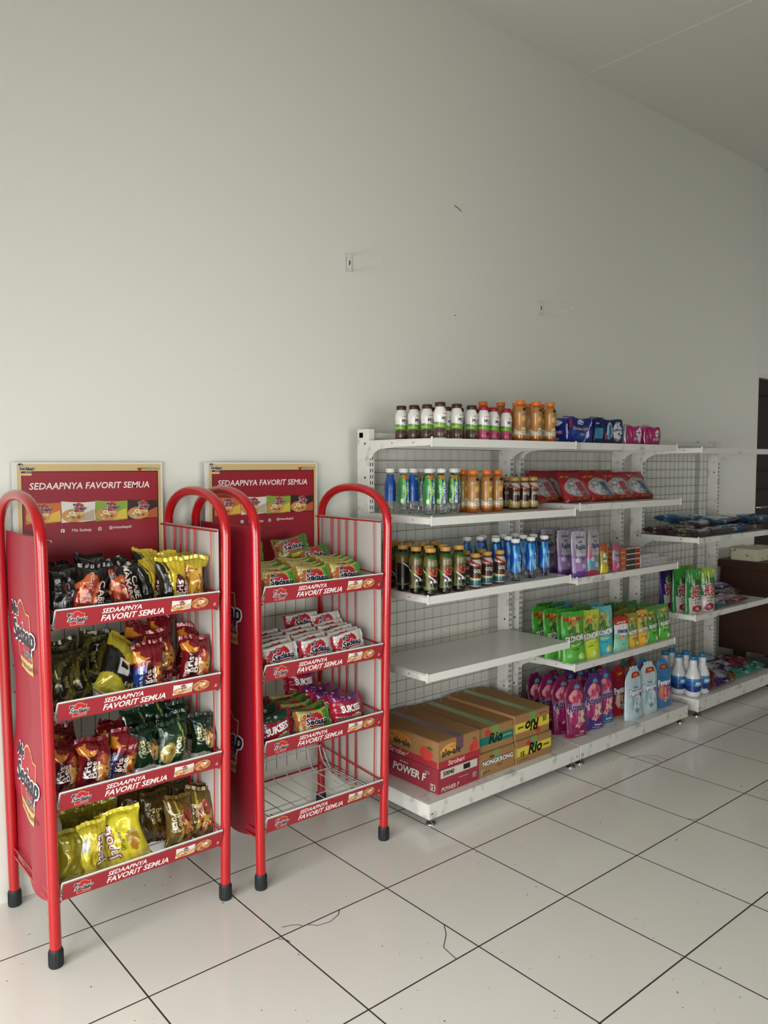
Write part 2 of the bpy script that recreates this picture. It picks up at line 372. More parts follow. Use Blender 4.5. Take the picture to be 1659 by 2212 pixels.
def strip_mesh(w):
    """front price card of a basket: red, slogan, emblem, packet and noodle dish"""
    b = MB(); H = .052
    S = plane((0, 0, 0), (w, 0, 0), (0, -.014, .050))
    b.grid(S, 8, 2, '#a5222e', 0, False); b.grid(plane((0, .0016, 0), (w, 0, 0), (0, -.014, .050)), 8, 2, '#b9b4ae', 0, False, flip=True)
    b.add([(0, -.014, .050), (w, -.014, .050), (w, -.0124, .050), (0, -.0124, .050)], [[0, 1, 2, 3]], '#e8e4e0')
    b.add([(0, 0, 0), (w, 0, 0), (w, -.0006, .0022), (0, -.0006, .0022)], [[0, 1, 2, 3]], '#e8e4e0')
    logo(b, S, w, H, .120, .47, .0235)
    b.text(S, w, H, 'SEDAAPNYA', .375, .73, .0140, '#fff6f2', 0, .22, .025)
    b.text(S, w, H, 'FAVORIT SEMUA', .445, .32, .0172, '#fff6f2', 0, .22, .03)
    minipack(b, S, w, H, .745, .5, .062, .034, '#f1ece6', '#d8b98c', logo_s=.0085)
    for r, c, e in ((1, '#3b1510', 1), (.93, '#c9824d', 1.3)):
        b.flat(S, w, H, poly_geo([(.031*r*math.cos(q), .0195*r*math.sin(q)) for q in [2*PI*j/20 for j in range(20)]]), .868, .5, 1, c, 0, .0004*e)
    for k in range(26):
        a = k*2.399; rr = .0048*math.sqrt(k)
        b.flat(S, w, H, poly_geo([(.0036*math.cos(q)+rr*1.05*math.cos(a), .0022*math.sin(q)+rr*.62*math.sin(a)) for q in [2*PI*j/7 for j in range(7)]]), .868, .5, 1, ['#e8b273', '#b5562c', '#dba05c', '#8a3a1c'][k % 4], 0, .0006+.00001*k)
    b.flat(S, w, H, poly_geo([(.010*math.cos(q)+.004, .006*math.sin(q)+.003) for q in [2*PI*j/14 for j in range(14)]]), .868, .5, 1, '#f5eee0', 0, .001)
    b.flat(S, w, H, poly_geo([(.0045*math.cos(q)+.001, .003*math.sin(q)+.003) for q in [2*PI*j/12 for j in range(12)]]), .868, .5, 1, '#e2902a', 0, .0012)
    b.flat(S, w, H, poly_geo([(-.004, -.005), (.004, -.005), (.004, .003), (0, .006), (-.004, .003)]), .972, .3, 1, '#e08a8a', 0, .0005)
    return b
BW = .482                                  # basket width
SHELF_Z = (.922, .672, .427, .178)         # basket floors
LEGX = (0., .515)
def make_rack():
    root = empty('display_rack')
    def leg_path(x, y):
        return [(x, y, .04), (x, y, .55), (x, y, 1.12)]
    yf, yb = -.118, .270; yc, hw = (yf+yb)/2, (yb-yf)/2
    for x in LEGX:
        sgn = -1 if x == 0 else 1
        top = x+sgn*.012
        b = MB(); path = [(x, yf, .03), (x+sgn*.006, yf-.004, .6), (top, yf-.008, 1.14)]
        for k in range(1, 16):
            a = PI-PI*k/16; ex = .93
            cx_ = math.copysign(abs(math.cos(a))**ex, math.cos(a)); sx_ = abs(math.sin(a))**ex
            path.append((top, yc+(hw+.006)*cx_, 1.155+.118*sx_))
        path += [(top, yb+.006, 1.14), (x+sgn*.006, yb+.004, .6), (x, yb, .03)]
        b.tube(path, .0155, 14); fr = b.build('side_frame', 'red', root)
        for y in (yf, yb):
            g = MB(); g.lathe([(.0185, 0), (.0195, .004), (.0185, .045), (.0165, .05)], 16, z0=0)
            for k in range(16):
                a = 2*PI*k/16; g.box(.0188*math.cos(a)-.001, .0188*math.sin(a)-.001, .004, .0188*math.cos(a)+.001, .0188*math.sin(a)+.001, .042)
            g.build('rubber_foot', 'rubber', fr, (x, y, 0))
    # wires along each side
    for x, sg in ((.016, 1), (.499, -1)):
        b = MB()
        b.tube([(x, yf, 1.155), (x, yb, 1.155)], .0032, 6)
        for k, y in enumerate((-.082, .022, .030, .075, .083, .123, .131, .166, .174, .235)):
            y2 = y+(.006 if k % 2 else -.006)
            b.tube([(x, y, 1.155), (x, y2, .62), (x, y, .16)], .0022, 5)
        for z in SHELF_Z:
            b.tube([(x, yf, z+.045), (x, yb, z+.075)], .0028, 6); b.tube([(x, yf, z-.006), (x, yb, z-.006)], .0028, 6)
        b.build('side_wires', 'red', root)
    # printed side panels: red outside, grey inside, bowed sheet
    for side in (0, 1):
        x0 = .006 if side == 0 else .509; b = MB(); sg = -1 if side == 0 else 1
        def Sp(U, V, x0=x0, sg=sg, side=side):
            # U from back (0) to front (1) seen from the left
            y = (yb-.01)+U*((yf+.012)-(yb-.01)); z = .165+V*.995
            y = y+.02*np.sin(V*9)*(1-U)
            bow = .030*np.exp(-((V-.5)/.10)**2)*np.exp(-((U-.15)/.22)**2)+.02*np.exp(-((V-.08)/.1)**2)*np.exp(-((U-.1)/.3)**2)
            wave = .010*np.sin(V*7.5+1.2)*np.sin(PI*U)
            z = z-.030*np.sin(PI*np.clip(U, 0, 1))*(1-V)**6+.012*(U-.5)*V**4*0
            k = 1 if side == 0 else .25
            bulge = -.013*np.exp(-((U-.64)/.26)**2)*(.62+.38*np.sin(V*8.5+.6))
            return np.stack([x0+(np.minimum(bow, .006)+bulge if side == 0 else .25*bow-.25*wave*.7+.004), y, z], -1)
        Sb = lambda U, V, Sp=Sp: Sp(U, V)+np.array([.0022, 0, 0])
        if side == 0:
            b.grid(Sp, 24, 80, '#a81c34', 0); b.grid(Sb, 24, 80, '#c9c3bb', 0, flip=True)
            W_, H_ = .366, .995
            for cy in (.715, .29): logo(b, Sp, W_, H_, .46, cy, .100, cut=.06, eps=.0010, instant=True, field='#bf2437')
        else:
            b.grid(Sp, 24, 60, '#c9c3bb', 0); b.grid(Sb, 24, 60, '#a81c34', 0, flip=True)
        b.build('side_panel', 'card', root)
    # baskets
    for z in SHELF_Z:
        b = MB(); xa, xb_ = .018, .018+BW
        for k in range(9):
            x = xa+.012+(BW-.024)*k/8
            b.tube([(x, -.126, z+.046), (x, -.112, z+.002), (x, -.09, z), (x, .185, z), (x, .215, z+.012), (x, .235, z+.045), (x, .245, z+.075)], .0020, 5)
        for y, zz in ((-.10, z), (.02, z), (.19, z), (.245, z+.075)):
            b.tube([(xa, y, zz-.002), (xb_, y, zz-.002)], .0022, 5)
        for x in (xa, xb_):
            b.tube([(x, -.13, z+.05), (x, -.105, z), (x, .19, z), (x, .245, z+.075)], .0026, 6)
        b.tube([(xa, -.131, z+.051), (xb_, -.131, z+.051)], .0026, 6)
        bk = b.build('wire_basket', 'wirew', root)
        strip_mesh(BW).build('price_strip', 'card', bk, (.018, -.121, z-.002))
    # rear grid between the back legs
    b = MB()
    for k in range(11):
        x = .03+.455*k/10; b.tube([(x, .262, .20), (x, .262, .93)], .0016, 4)
    for k in range(7):
        z = .24+.11*k; b.tube([(.02, .264, z), (.495, .264, z)], .0016, 4)
    b.build('rear_grid', 'wireg', root)
    # header board
    b = MB(); W_, H_ = .482, .44
    x0, zb, yy = .030, .925, .281
    b.box(x0, yy, zb, x0+W_, yy+.006, zb+H_, '#e4e1da', bev=.001)
    S = plane((x0, yy, zb), (W_, 0, 0), (0, 0, H_))
    def rect(u0, v0, u1, v1, c, e): b.grid(lambda U, V: lift(S, u0+U*(u1-u0), v0+V*(v1-v0), e), 1, 1, c, 0, False)
    rect(.03, 0, .985, .985, '#d9bb7c', .0003); rect(.055, 0, .965, .935, '#1d1a22', .0005); rect(.061, 0, .958, .928, '#9c1427', .0007)
    b.text(S, W_, H_, 'SEDAAPNYA FAVORIT SEMUA', .5, .83, .0200, '#fff4f0', 0, .16, .02, eps=.001)
    logo(b, S, W_, H_, .085, .955, .020, eps=.001)
    b.flat(S, W_, H_, poly_geo([(-.010, .005), (.010, .005), (.004, -.005), (-.002, -.005)]), .83, .945, 1, '#b01525', 0, .001)
    b.text(S, W_, H_, 'WINGS food', .91, .952, .008, '#4f7a3e', 0, .1, .01, eps=.001)
    for k, (cc, rr) in enumerate((('#d4722b', '#e9bc3f'), ('#efe9df', '#c9b79a'), ('#8fae3c', '#e8c93a'), ('#3a1f1c', '#c0602c'))):
        minipack(b, S, W_, H_, .185+.222*k, .640, .108, .070, cc, rr, eps=.0010, logo_s=.0175)
    b.box(x0+.34*W_-.024, yy-.0012, zb+.495*H_, x0+.34*W_-.013, yy-.0006, zb+.495*H_+.011, '#ffffff'); b.text(S, W_, H_, 'f', .300, .505, .009, '#9c1427', bold=.05, eps=.0016)
    b.text(S, W_, H_, 'Mie Sedaap', .425, .508, .0095, '#fff4f0', bold=.01, eps=.001)
    b.text(S, W_, H_, '@miesedaapid', .685, .515, .0088, '#fff4f0', bold=.01, eps=.001)
    ring = [(.0065*math.cos(a)*s_, .0065*math.sin(a)*s_) for s_ in (1,) for a in [2*PI*j/12+PI/12 for j in range(12)]]
    for s_, c_, e_ in ((1, '#fff4f0', .001), (.75, '#9c1427', .0012), (.42, '#fff4f0', .0014), (.22, '#9c1427', .0016)):
        b.flat(S, W_, H_, poly_geo([(x*s_, y*s_) for x, y in ring]), .545, .508, 1, c_, 0, e_)
    b.build('header_board', 'card', root)
    # bottom cross bars
    b = MB(); b.tube([(LEGX[0], yb, .16), (LEGX[1], yb, .16)], .004, 6)
    for x in LEGX: b.tube([(x, yf, .16), (x, yb, .16)], .004, 6); b.tube([(x, yf, .185), (x, yb, .185)], .003, 6)
    b.build('cross_bars', 'red', root)
    return root
R1, R2 = (-.139, 0.0), (.491, -.022)
rack = Kind(make_rack(), 'display rack')
r1 = rack.put((R1[0], R1[1], 0), 'red tube-frame snack rack nearest the camera, four baskets full of crisp bags', 'red display racks', rz=0)
r2 = rack.put((R2[0], R2[1], 0), 'red tube-frame noodle rack standing between the crisp rack and the white shelving, bottom basket empty', 'red display racks')

# ================================================================ WHITE GONDOLA SHELVING
def make_unit(x0, wid, z_tops, zbase, base_x0, base_w, label, meshw=True):
    root = empty('shelving_unit', (x0, 0, 0))
    pw = .032
    for px in (0, wid-pw):
        b = MB(); b.box(px, .168, .03, px+pw, .238, 1.497, bev=.0015)
        n = int(1.36/.0245)
        for k in range(n):
            z = .10+k*.0245
            for sx in (.0095, .0205): b.box(px+sx, .1672, z, px+sx+.0035, .1682, z+.014, mi=1)
        for z in (.3, .62, .95, 1.3, 1.435): b.box(px-.0006, .185, z, px+pw+.0006, .193, z+.008, mi=1)
        b.build('upright', ['steelw', 'dark'], root)
    # wire back
    b = MB(); n = int((wid-.06)/.0515)
    for k in range(n+1):
        x = pw+.012+(wid-2*pw-.024)*k/n; b.tube([(x, .226, .13), (x, .226, 1.462)], .0014, 4)
    z = .135
    while z < 1.46: b.tube([(pw, .229, z), (wid-pw, .229, z)], .0014, 4); z += .0495
    b.build('wire_back', 'wireg', root)
    for rz_ in (1.462, .10):
        b = MB(); b.box(0, .20, rz_, wid, .226, rz_+.022, bev=.001); b.build('back_rail', 'steel', root)
    sw = wid-.022
    for i, (zt, yf) in enumerate(z_tops):
        b = MB(); T = .030
        b.box(.004, yf+.0015, zt-.0035, sw-.004, .166, zt, bev=.0008)                       # tray
        b.box(.001, yf, zt-T, sw-.001, yf+.0025, zt+.0004, bev=.0008)                         # front lip
        b.box(.002, .163, zt-T, sw-.002, .1655, zt)
        for hx in (.12, .36, .6): b.box(hx, yf+.06, zt-T*.6, hx+.5*.1, yf+.0625, zt-.004)
        sh = b.build('shelf', 'steel' if x0 < 2 else 'steelw', root)
        for bx in (0., sw-.003):
            g = MB(); pts = [(yf+.004, zt-.004), (.167, zt-.002), (.167, zt-.072), (.150, zt-.072), (.135, zt-.052), (.10, zt-.036), (.0, zt-.029), (yf+.004, zt-.026)]
            for o_ in (0, .003):
                g.add([(bx+o_, y, z) for y, z in pts], [list(range(len(pts)))[::(1 if o_ else -1)]])
            npt = len(pts); V = [(bx+o_, y, z) for o_ in (0, .003) for y, z in pts]
            g.add(V, [[k, (k+1) % npt, npt+(k+1) % npt, npt+k] for k in range(npt)])
            for yy_ in (yf+.10, yf+.22): g.box(bx-.0006, yy_, zt-.016, bx+.0036, yy_+.004, zt-.011, mi=1)
            g.build('bracket', ['steelw', 'dark'], sh)
        for cx0, ch in ((-.0015, .006), (sw-.003, .004)):
            g = MB(); g.box(cx0, yf-.002, zt-T-.001, cx0+.0045, yf+.006, zt+ch, bev=.0008); g.build('lip_clip', 'steelw', sh)
    bx0 = base_x0-x0
    b = MB(); b.box(bx0, -.188, zbase-.0035, bx0+base_w, .235, zbase, bev=.0008)
    b.box(bx0, -.190, .033, bx0+base_w, -.1875, zbase+.0005, bev=.0008)
    b.box(bx0, -.188, .033, bx0+.0025, .235, zbase-.001); b.box(bx0+base_w-.0025, -.188, .033, bx0+base_w, .235, zbase-.001)
    for q in ((bx0+.012, -.1906), (bx0+base_w-.02, -.1906)): b.box(q[0], q[1], .05, q[0]+.006, q[1]+.001, .056, mi=1)
    b.build('base_shelf', ['steelw', 'dark'], root)
    for fx in (bx0+.03, bx0+base_w-.03):
        for fy in (-.165, .2):
            g = MB(); g.lathe([(.018, 0), (.02, .003), (.017, .008), (.006, .011), (.006, .034)], 14); g.build('levelling_foot', 'chrome', root, (fx, fy, 0))
    return tag(root, label, 'shelving unit', 'white steel shelving units along the wall')
SZ1 = [(1.452, -.198), (1.164, -.198), (.872, -.180), (.579, -.177)]
SZ2 = [(1.453, -.150), (1.180, -.177), (.851, -.167), (.458, -.161)]
SZ3 = [(1.443, -.181), (.966, -.174), (.550, -.166)]
make_unit(1.186, .880, SZ1, .093, 1.186, .925, 'white steel shelving unit with cartons on its base, nearest the red racks')
make_unit(2.108, .875, SZ2, .095, 2.120, .935, 'middle white steel shelving unit with green refill pouches and blue pads on top')
make_unit(3.155, .885, SZ3, .101, 3.165, .93, 'far right white steel shelving unit with empty top shelf, beside the brown counter')

# ================================================================ PRODUCT BUILDERS
def interp(prof):
    zs = np.array([p[1] for p in prof]); rs = np.array([p[0] for p in prof])
    return lambda z: np.interp(z, zs, rs)
def smooth_prof(prof, n=30):
    zs = [p[1] for p in prof]; f = interp(prof); out = []
    for z in np.linspace(zs[0], zs[-1], n):
        w = (zs[-1]-zs[0])/n*1.2; out.append((float((f(z-w)+2*f(z)+f(z+w))/4), float(z)))
    return out
def bottle(name, cat, prof, body_mat, body_col, label, cap, texts=(), span=2*PI):
    """prof in metres; label = (z0, z1, art, extra radius) sleeve; cap = (r, z0, z1, colour)"""
    sp = smooth_prof(prof); root = empty(name)
    b = MB(); b.lathe([(sp[0][0]*.8, 0)]+[(r, max(z, .002)) for r, z in sp], 28, body_col); b.build('bottle_body', body_mat, root)
    R = interp(sp); z0, z1, fn, ex = label; H = z1-z0; Rm = float(R((z0+z1)/2)); W = 2*PI*Rm
    def S(U, V):
        U = np.asarray(U, float); V = np.asarray(V, float)
        th = (U-.5)*2*PI; z = z0+V*H; r = R(z)+ex
        return np.stack([r*np.sin(th), -r*np.cos(th), z+0*th], -1)
    b = MB(); b.grid(S, 110, 64, fn, 0)
    for t in texts: b.text(S, W, H, *t[:5], **{'cut': .3, 'eps': .0003, **t[5]})
    b.build('label', 'print', root)
    r, c0, c1, cc = cap
    b = MB(); b.lathe([(r*.96, c0), (r, c0+.001), (r, c1-.0015), (r*.93, c1)], 24, cc)
    for k in range(24):
        a = 2*PI*k/24; b.box((r+.0002)*math.cos(a)-.0006, (r+.0002)*math.sin(a)-.0006, c0+.002, (r+.0002)*math.cos(a)+.0006, (r+.0002)*math.sin(a)+.0006, c1-.002, cc)
    b.build('cap', 'plastic', root)
    return Kind(root, cat)
D90 = PI/2
def T(t, cx, cy, size, col='#ffffff', **k): return (t, cx, cy, size, col, k)

def bagS(w, h, t, kind='pillow', seed=0, crinkle=1.):
    """front surface of a filled film pack; U across, V up, front towards -y"""
    def F(U, V, side=-1):
        U = np.asarray(U, float); V = np.asarray(V, float); s = np.clip(2*U-1, -1, 1)
        if kind == 'pillow':
            e = np.clip(1-np.abs(2*V-1)**3.2, 0, 1)**.62; hb = t/2*e+.0008; hw = w/2*(1-.10*e)
        elif kind == 'pouch':
            e = np.clip(1-V, 0, 1)**.75*np.clip(.55+V*5, 0, 1); hb = t/2*e+.0009; hw = w/2*(1-.04*np.sin(PI*V)-.06*V)
        elif kind == 'drop':                       # pouch with a shaped, rounded shoulder
            e = np.clip(1-V, 0, 1)**.7*np.clip(.6+V*5, 0, 1); hb = t/2*e+.0009
            hw = w/2*(1-.05*np.sin(PI*V))*np.clip(1-.55*np.clip((V-.72)/.28, 0, 1)**2, .1, 1)
        elif kind == 'flat':
            e = np.clip(1-np.abs(2*V-1)**6, 0, 1)**.5; hb = t/2*e+.0006; hw = w/2*(1-.03*e)
        prof = np.clip(1-np.abs(s)**2.6, 0, 1)**.55
        n = vnoise(U*4+seed*7.3, V*5+seed*3.1, seed)-.5; n2 = vnoise(U*11+seed, V*3+seed, seed+5)-.5
        endw = np.exp(-V/.13)+np.exp(-(1-V)/.13) if kind in ('pillow', 'flat') else np.exp(-(1-V)/.16)
        rip = .0022*np.sin(s*19+seed*2)*endw*prof+.0016*np.sin(s*31+seed)*endw
        if kind == 'pouch' or kind == 'drop': rip = rip*.45
        y = side*(hb*prof+crinkle*(n*.30*hb+n2*.0018)*prof)+rip
        x = hw*s; z = V*h+crinkle*.0015*np.sin(V*15+s*4+seed)
        lean = crinkle*.004*np.sin(V*4+seed*1.7)
        return np.stack([x+lean, y+0*x, z+0*x], -1)
    return F
US = (np.sin(np.linspace(-PI/2, PI/2, 37))+1)/2
def bag(name, cat, w, h, t, front, texts=(), kind='pillow', seed=0, m='film', back=None, seal=None, logos=(), horiz=False, boxes=(), nv=50, crinkle=1.):
    """film pack as front + back skins; crimped or welded end strips are parts"""
    F = bagS(w, h, t, kind, seed, crinkle); root = None
    if horiz:                                     # long axis runs left to right; art is laid in the turned frame
        base = F
        def F2(U, V, side=-1):
            p = base(1-np.asarray(V, float), U, side) if False else base(V, U, side)
            return np.stack([p[..., 2]-h/2, p[..., 1]*1.0, p[..., 0]+w/2], -1)
        S = lambda U, V: F2(U, V, -1); Bk = lambda U, V: F2(U, V, 1); Wd, Hd = h, w
        gu, gv = np.linspace(0, 1, nv), US
    else:
        S = lambda U, V: F(U, V, -1); Bk = lambda U, V: F(U, V, 1); Wd, Hd = w, h
        gu, gv = US, np.linspace(0, 1, nv)
    b = MB(); b.grid(S, 0, 0, front, 0, True, gu, gv)
    b.grid(Bk, 0, 0, back or front, 0, True, gu, gv, flip=True)
    for tt in texts: b.text(S, Wd, Hd, *tt[:5], **{'cut': .35, 'eps': .0006, **tt[5]})
    for lg in logos: logo(b, S, Wd, Hd, *lg, eps=.0007)
    if kind in ('pouch', 'drop'):                # gusset foot
        us = US; P = [tuple(p) for p in F(us, us*0, -1)]+[tuple(p) for p in F(us[::-1], us*0, 1)]
        b.add(P, [list(range(len(P)))], front(np.array([.5]), np.array([.02]))[0] if True else None)
    root = b.build(name, [m])
    sc = seal or None
    ends = [(0, -1), (1, 1)] if kind in ('pillow', 'flat') else [(1, 1)]
    for e, sg in ends:
        g = MB(); n = 15; L = .011 if kind != 'pouch' else .014; V = []
        cf = hexc(sc) if sc else tuple(front(np.array([.5]), np.array([.98 if e else .02]))[0]) if not horiz else tuple(front(np.array([.98 if e else .02]), np.array([.5]))[0])
        for i in range(n+1):
            u = .02+.96*i/n; p = F(u, float(e)); dz = .0012*(i % 2)
            for k in range(3): V.append((float(p[0]), float(p[1])+.0015*math.sin(i*1.3+k)*(k/2), float(p[2])+sg*L*k/2+(sg*dz if k == 2 else 0)))
        if horiz: V = [(z-h/2, y, x+w/2) for x, y, z in V]
        Fc = [[i*3+k, (i+1)*3+k, (i+1)*3+k+1, i*3+k+1] for i in range(n) for k in range(2)]
        g.add(V, Fc, cf, smooth=True); g.build('end_seal', [m], root)
    return Kind(root, cat)

def carton(name, cat, w, d, h, col, panels, top=None, tape='#5f7a35', m='carton'):
    """closed shipping carton: body with printed faces, top flaps parted by a taped seam"""
    b = MB(); b.box(-w/2, 0, 0, w/2, d, h-.003, col, bev=.002)
    Sf = plane((-w/2, -.0006, 0), (w, 0, 0), (0, 0, h-.003)); Sl = plane((-w/2-.0006, d, 0), (0, -d, 0), (0, 0, h-.003))
    for face, fn, texts in panels:
        S, W_ = (Sf, w) if face == 'front' else (Sl, d)
        b.grid(lambda U, V: S(.012+U*.976, .02+V*.96), 60, 30, fn, 0, False)
        for t in texts: b.text(S, W_, h, *t[:5], **({'eps': .0012, **t[5]} if len(t) > 5 else {'eps': .0012}))
    root = b.build(name, [m])
    for s in (-1, 1):
        g = MB(); g.box(min(0, s*w/2)+.0006, .001, h-.003, max(0, s*w/2)-.0006, d-.001, h, tuple(x*.98 for x in hexc(col)), bev=.0012); g.build('flap', [m], root)
    if tape:
        g = MB(); g.box(-.020, .0, h+.0001, .020, d, h+.0005, tape); g.box(-.020, -.0012, h-.05, .020, -.0007, h+.0004, tape); g.build('tape', 'print', root)
    return Kind(root, cat)

# ================================================================ DRINKS
def milk(capc, low, low2):
    prof = [(.020, 0), (.0235, .004), (.0245, .02), (.0225, .045), (.0228, .06), (.025, .082), (.025, .092), (.021, .106), (.0155, .116), (.0152, .122)]
    fn = art('#eceae6', ('w', .50, .03, 6, .5, '#5d9a2c'), ('w', .44, .03, 7, 1.5, '#9dcb3c'), ('w', .38, .02, 9, 2.5, '#6ba02e'), ('w', .26, .07, 6.3, -.6, low), ('n', .53, .17, .07, .10, low, low2, 14, low2), ('r', .0, .55, .10, .60, '#333333'))
    tx = [T('MILK', .52, .655, .0125, '#15151a', sx=.8, bold=.025), T('CIMORY', .50, .80, .0028, '#ffffff', out='#b0202a', outw=.30, bold=.02), T('PP', .58, .80, .004, '#222222'), T('with Real Milk', .545, .565, .0030, '#333333'), T('& Yogurt', .55, .525, .0030, '#333333')]
    return bottle('milk_bottle', 'bottle', prof, 'plastic', '#e8e6e2', (.004, .113, fn, .0004), (.0185, .1175, .134, capc), tx)
milk_b = milk('#4a2a26', '#4f3430', '#7c5a4c'); milk_r = milk('#a8162c', '#c44a72', '#8e1030')
def florid():
    prof = [(.020, 0), (.0245, .004), (.0255, .03), (.0225, .065), (.0225, .085), (.0262, .115), (.0262, .125), (.022, .142), (.0145, .153), (.014, .156)]
    fn = art('#b9823c', ('e', .5, .64, .10, .13, '#d9922c'), ('e', .5, .60, .085, .08, '#e6b558'), ('W', .82, .03, 6, 2, '#ab7434'), ('w', .30, .12, 6.3, 2.2, '#d9cfc0'), ('n', .5, .22, .12, .10, '#e3d6bd', '#8fa36a', 18, '#efe4cf'), ('e', .5, .92, .07, .05, '#2b2418'), ('r', 0, 0, 1, .07, '#cf8a2a'))
    tx = [T('Floridina', .50, .765, .0125, '#30281c', sx=.75, bold=.03, out='#f3d9a0', outw=.04)]
    return bottle('juice_bottle', 'bottle', prof, 'liquid', '#a85a14', (.018, .142, fn, .0004), (.0185, .153, .169, '#e5781f'), tx)
flo = florid()
def iso(kind):
    prof = [(.018, 0), (.0225, .004), (.0235, .02), (.0225, .045), (.021, .075), (.0228, .098), (.0205, .12), (.016, .14), (.0135, .155), (.013, .162)]
    if kind == 'blue':
        fn = art('#1553b8', ('d', 1, .25, .52, .045, '#58c0d8'), ('d', 1, -.30, .24, .05, '#2f8fd0'), ('r', .58, .86, .68, .97, '#c8b94a'), ('w', .04, .01, 9, 0, '#1a3f8e'))
        tx = [T('ISOPLUS', .535, .38, .0125, '#ffffff', rot=D90, bold=.03)]; z = (.034, .150)
    elif kind == 'green':
        fn = art('#2f8a3e', ('d', 1, .22, .58, .05, '#7cc64a'), ('r', .47, 0, .74, 1, '#124a9e'), ('e', .35, .10, .05, .08, '#e6efd8'), ('e', .54, .08, .05, .07, '#dfe9d0'), ('n', .5, .93, .3, .06, '#c9742a', '#2f8a3e', 12), ('d', 1, -.22, .38, .03, '#8fd05c'))
        tx = [T('ISOPLUS', .545, .46, .0125, '#ffffff', rot=D90, bold=.03), T('Coco', .39, .52, .0095, '#ffffff', rot=D90+.2, shear=.2, bold=.02)]; z = (.040, .150)
    else:
        fn = art('#1450a8', ('r', .46, .84, .56, .91, '#a8c6d8'), ('r', .64, 0, 1, 1, '#2f8a3e'), ('d', 1, .1, .72, .03, '#6fbd4a'))
        tx = [T('Sugar', .5, .5, .003, '#9cc4ea')]; z = (.048, .150)
    return bottle('isotonic_bottle', 'bottle', prof, 'pet', '#ffffff', (*z, fn, .0005), (.0165, .160, .176, '#e9eae8'), tx)
iso_b, iso_g, iso_k = iso('blue'), iso('green'), iso('back')
def javana():
    prof = [(.022, 0), (.0255, .005), (.0262, .03), (.0248, .05), (.026, .09), (.0262, .112), (.0262, .122), (.023, .142), (.0165, .155), (.015, .160)]
    fn = art('#211a16', ('n', .5, .55, .2, .16, '#b5481c', '#7c2412', 13, '#e0a060'), ('d', .9, 1, .72, .022, '#e9e4da'), ('W', .66, .02, 8, 1, '#6c6228'), ('W', .90, .05, 8, 0, '#24561f'), ('e', .5, .665, .30, .035, '#24592b'), ('e', .40, .23, .025, .04, '#e6e2da'), ('e', .5, .24, .045, .04, '#dedad2'), ('n', .5, .04, .5, .05, '#3c6a2a', '#182010', 22, '#8fae5a'), ('r', .26, 0, .33, .66, '#7a6e34'), ('r', .25, .40, .33, .52, '#5f9a3a'))
    tx = [T('TEH', .515, .845, .0055, '#171410', bold=.04, out='#e9dfa8', outw=.06), T('JAVANA', .50, .76, .0135, '#171410', sx=.75, bold=.03, out='#e9dfa8', outw=.05), T('50', .57, .22, .006, '#ffffff', out='#b02020', outw=.12)]
    return bottle('tea_bottle', 'bottle', prof, 'liquid', '#1c0f0a', (.022, .150, fn, .0004), (.0185, .160, .176, '#c9973f'), tx)
jav = javana()
def golda(var):
    prof = [(.019, 0), (.0225, .004), (.0232, .02), (.0222, .04), (.0222, .07), (.0245, .09), (.0242, .098), (.019, .112), (.0152, .120), (.015, .124)]
    if var == 'teal':
        fn = art('#3a2018', ('W', .78, .02, 7, 1, '#b9b2aa'), ('d', .6, 1, 1.08, .05, '#a32a28'), ('n', .5, .42, .12, .08, '#5d2a1c', '#321812', 14), ('w', .34, .04, 6.3, 2.0, '#c9b67a'), ('w', .24, .02, 6.3, 2.0, '#1f5f6b'), ('r', 0, 0, 1, .03, '#c7c3ba'))
    else:
        fn = art('#33150f', ('W', .80, .02, 7, 1, '#b5aca2'), ('d', .6, 1, 1.02, .06, '#8e3a24'), ('w', .34, .10, 6.3, 2.0, '#c2ab62'), ('w', .12, .02, 9, 0, '#a8904a'))
    tx = [T('GOLDA', .51, .58, .0130, '#e9ddc2', sx=.75, bold=.03, out='#2a120c', outw=.06), T('coffee', .54, .49, .004, '#e9ddc2')]
    return bottle('coffee_bottle', 'bottle', prof, 'liquid', '#5a3a2a', (.010, .114, fn, .0004), (.0180, .122, .137, '#c4953f'), tx)
gol_t, gol_g = golda('teal'), golda('gold')

rnd = random.Random(3)
def jr(a=.12): return rnd.uniform(-a, a)
TOP = 'top shelf'
# top shelf of the first unit
Z = 1.4525
pos = [(1.279, .075), (1.292, .015), (1.306, -.044), (1.263, -.160), (1.372, -.138), (1.475, -.118)]
for i, (x, y) in enumerate(pos): milk_b.put((x, y, Z), 'brown-capped milk bottle, %s in front row on the first unit\'s top shelf' % nth(i, 6), 'milk bottles on the top shelf', rz=jr())
for i, (x, y) in enumerate([(1.535, -.126), (1.626, -.096), (1.722, -.080)]): milk_r.put((x, y, Z), 'red-capped milk bottle with pink base, %s at front of the top shelf' % nth(i, 3), 'milk bottles on the top shelf', rz=jr())
back = [(1.375, .10), (1.428, .065), (1.455, .00), (1.545, .02)]
for i, (x, y) in enumerate(back): milk_b.put((x, y, Z), 'brown-capped milk bottle, %s in the row hidden behind the front milk bottles' % nth(i, 4), 'milk bottles on the top shelf', rz=jr())
for i, (x, y) in enumerate([(1.60, .0), (1.66, .03), (1.545, -.055)]): milk_r.put((x, y, Z), 'red-capped milk bottle, %s of those half hidden behind the front row' % nth(i, 3), 'milk bottles on the top shelf', rz=jr())
for i, (x, y) in enumerate([(1.772, -.112), (1.876, -.112), (1.966, -.116)]): flo.put((x, y, Z), 'orange juice bottle with orange cap, %s at front of the top shelf' % nth(i, 3), 'juice bottles on the top shelf', rz=jr())
